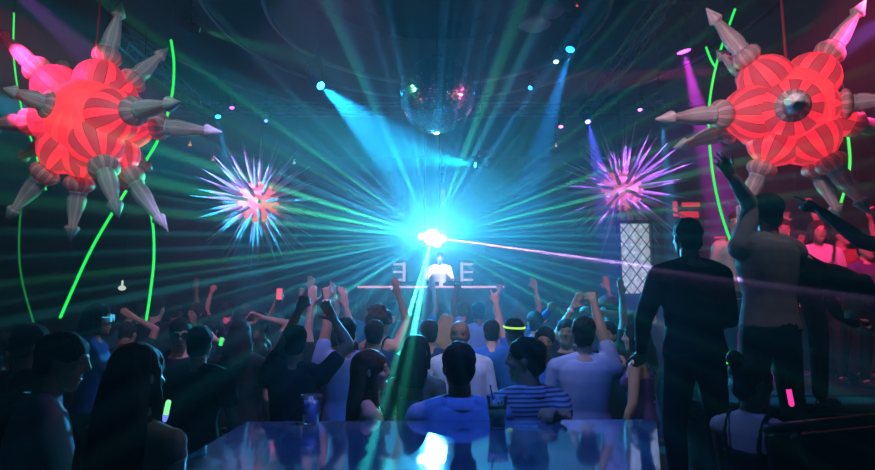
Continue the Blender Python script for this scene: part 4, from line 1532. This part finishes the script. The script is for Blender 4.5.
# banquette the bending guest stands on
t = thing('banquette', 'low black upholstered bench on the platform under the bending person', 'bench', (P(795, 300, 4.3).x, 4.3, .62))
bm = bmesh.new()
box(bm, (0, 0, .17), (1.5, .6, .34))
obj('base', bm, BLACK, t)
bm = bmesh.new()
box(bm, (0, 0, .41), (1.52, .62, .14))
bmesh.ops.bevel(bm, geom=[e for e in bm.edges], offset=.04, segments=3, affect='EDGES')
obj('seat_cushion', bm, cloth('black', (0, 0, 0)), t, True)

# small held things
t = thing('phone', 'small phone with glowing red screen held up left of the raised fist', 'phone', P(279.5, 294, 5.95))
bm = bmesh.new()
box(bm, (0, 0, 0), (.062, .01, .12))
obj('case', bm, BLACK, t)
bm = bmesh.new()
box(bm, (0, -.007, 0), (.056, .004, .11))
obj('screen', bm, emis('phone_red', (1, .12, .2), .9), t)


def glow_stick(label, px, py, D, d, L, r, m, m2=None):
    t = thing('glow_stick', label, 'glow stick', P(px, py, D), group='glow sticks')
    d = Vector(d).normalized()
    bm = bmesh.new()
    capsule(bm, -d * L / 2, d * L / 2, r, r, 12)
    obj('tube', bm, m, t, True)
    bm = bmesh.new()
    capsule(bm, d * L / 2, d * (L / 2 + r * 1.6), r * 1.1, r * .8, 12)
    obj('cap', bm, m2 or BLACK, t, True)


glow_stick('short green and white glow stick hanging at the very long hair, lower left', 167, 409, 2.12, (-.15, 0, -1), .045, .009, emis('gs_green', (.3, 1, .4), 1.0), emis('gs_blue', (.2, .3, 1), 1))
glow_stick('upright pink glow stick above the slanting rail at the lower right', 790, 396, 2.7, (-.12, 0, 1), .07, .011, PINKG)
glow_stick('tiny green glow stick behind the bun of the bare-shouldered woman', 728, 362, 2.9, (.5, 0, .7), .012, .005, GREEN)

# lamps over the guests
fixture(500, -150, 2.6, P(480, 400, 3.1), (.06, .18, 1), 150, 60, 'deep blue lamp out of view above the counter guests')
fixture(330, -100, 3.8, P(330, 330, 6.5), (.5, .35, .9), 420, 70, 'added violet blue fill lamp out of view over the dance floor')  # unseen fill added to lift the crowd out of the dark
fixture(900, -110, 4.4, P(810, 245, 7.0), (1, .04, .25), 800, 50, 'pink lamp out of view over the rear terrace')
fixture(10, -140, 3.0, P(110, 130, 5.2), (.5, .75, .8), 60, 60, 'added pale fill lamp out of view in front of the left star')  # added front light so the spikes show grey
fixture(650, -120, 3.0, P(780, 130, 5.2), (1, .6, .7), 110, 60, 'added rosy fill lamp out of view in front of the right star')  # added front light for the right star's dark spikes
fixture(442, 182, 12.2, P(440, 270, 13.35), (1, .75, .8), 900, 24, 'small added white lamp hanging right above the DJ', .6, lens_s=3)  # lamp added to brighten the DJ's shirt
fixture(720, 70, 6.6, P(440, 96, 8), (1, .1, .35), 900, 14, 'added dark pinspot lamp at the right aimed sideways at the mirror ball', .6, lens_s=1)  # made-up pinspot, put in for pink sparkle on the tiles
fixture(200, 30, 6.8, P(438, 96, 8), (.1, 1, .4), 700, 14, 'added dark pinspot lamp at the left aimed sideways at the mirror ball', .6, lens_s=1)  # second added pinspot, for green glints on the ball
fixture(620, -90, 3.2, P(375, 375, 3.1), (.8, .45, .6), 70, 16, 'added rose fill lamp out of view aimed at the woman in profile')  # unseen fill added so the profile face is not black
fixture(500, -120, 3.4, P(510, 335, 4.9), (.5, .55, 1), 200, 42, 'added pale blue fill lamp out of view aimed at the middle of the crowd')  # frontal fill added for faces in the backlit crowd
fixture(860, -130, 3.3, P(790, 225, 4.0), (1, .85, .9), 32, 34, 'added whitish fill lamp out of view over the people on the platform')  # unseen light added to bring out the grey sleeve
bpy.data.scenes.remove(FS)
print('PEOPLE_LOG', PEOPLE_LOG)
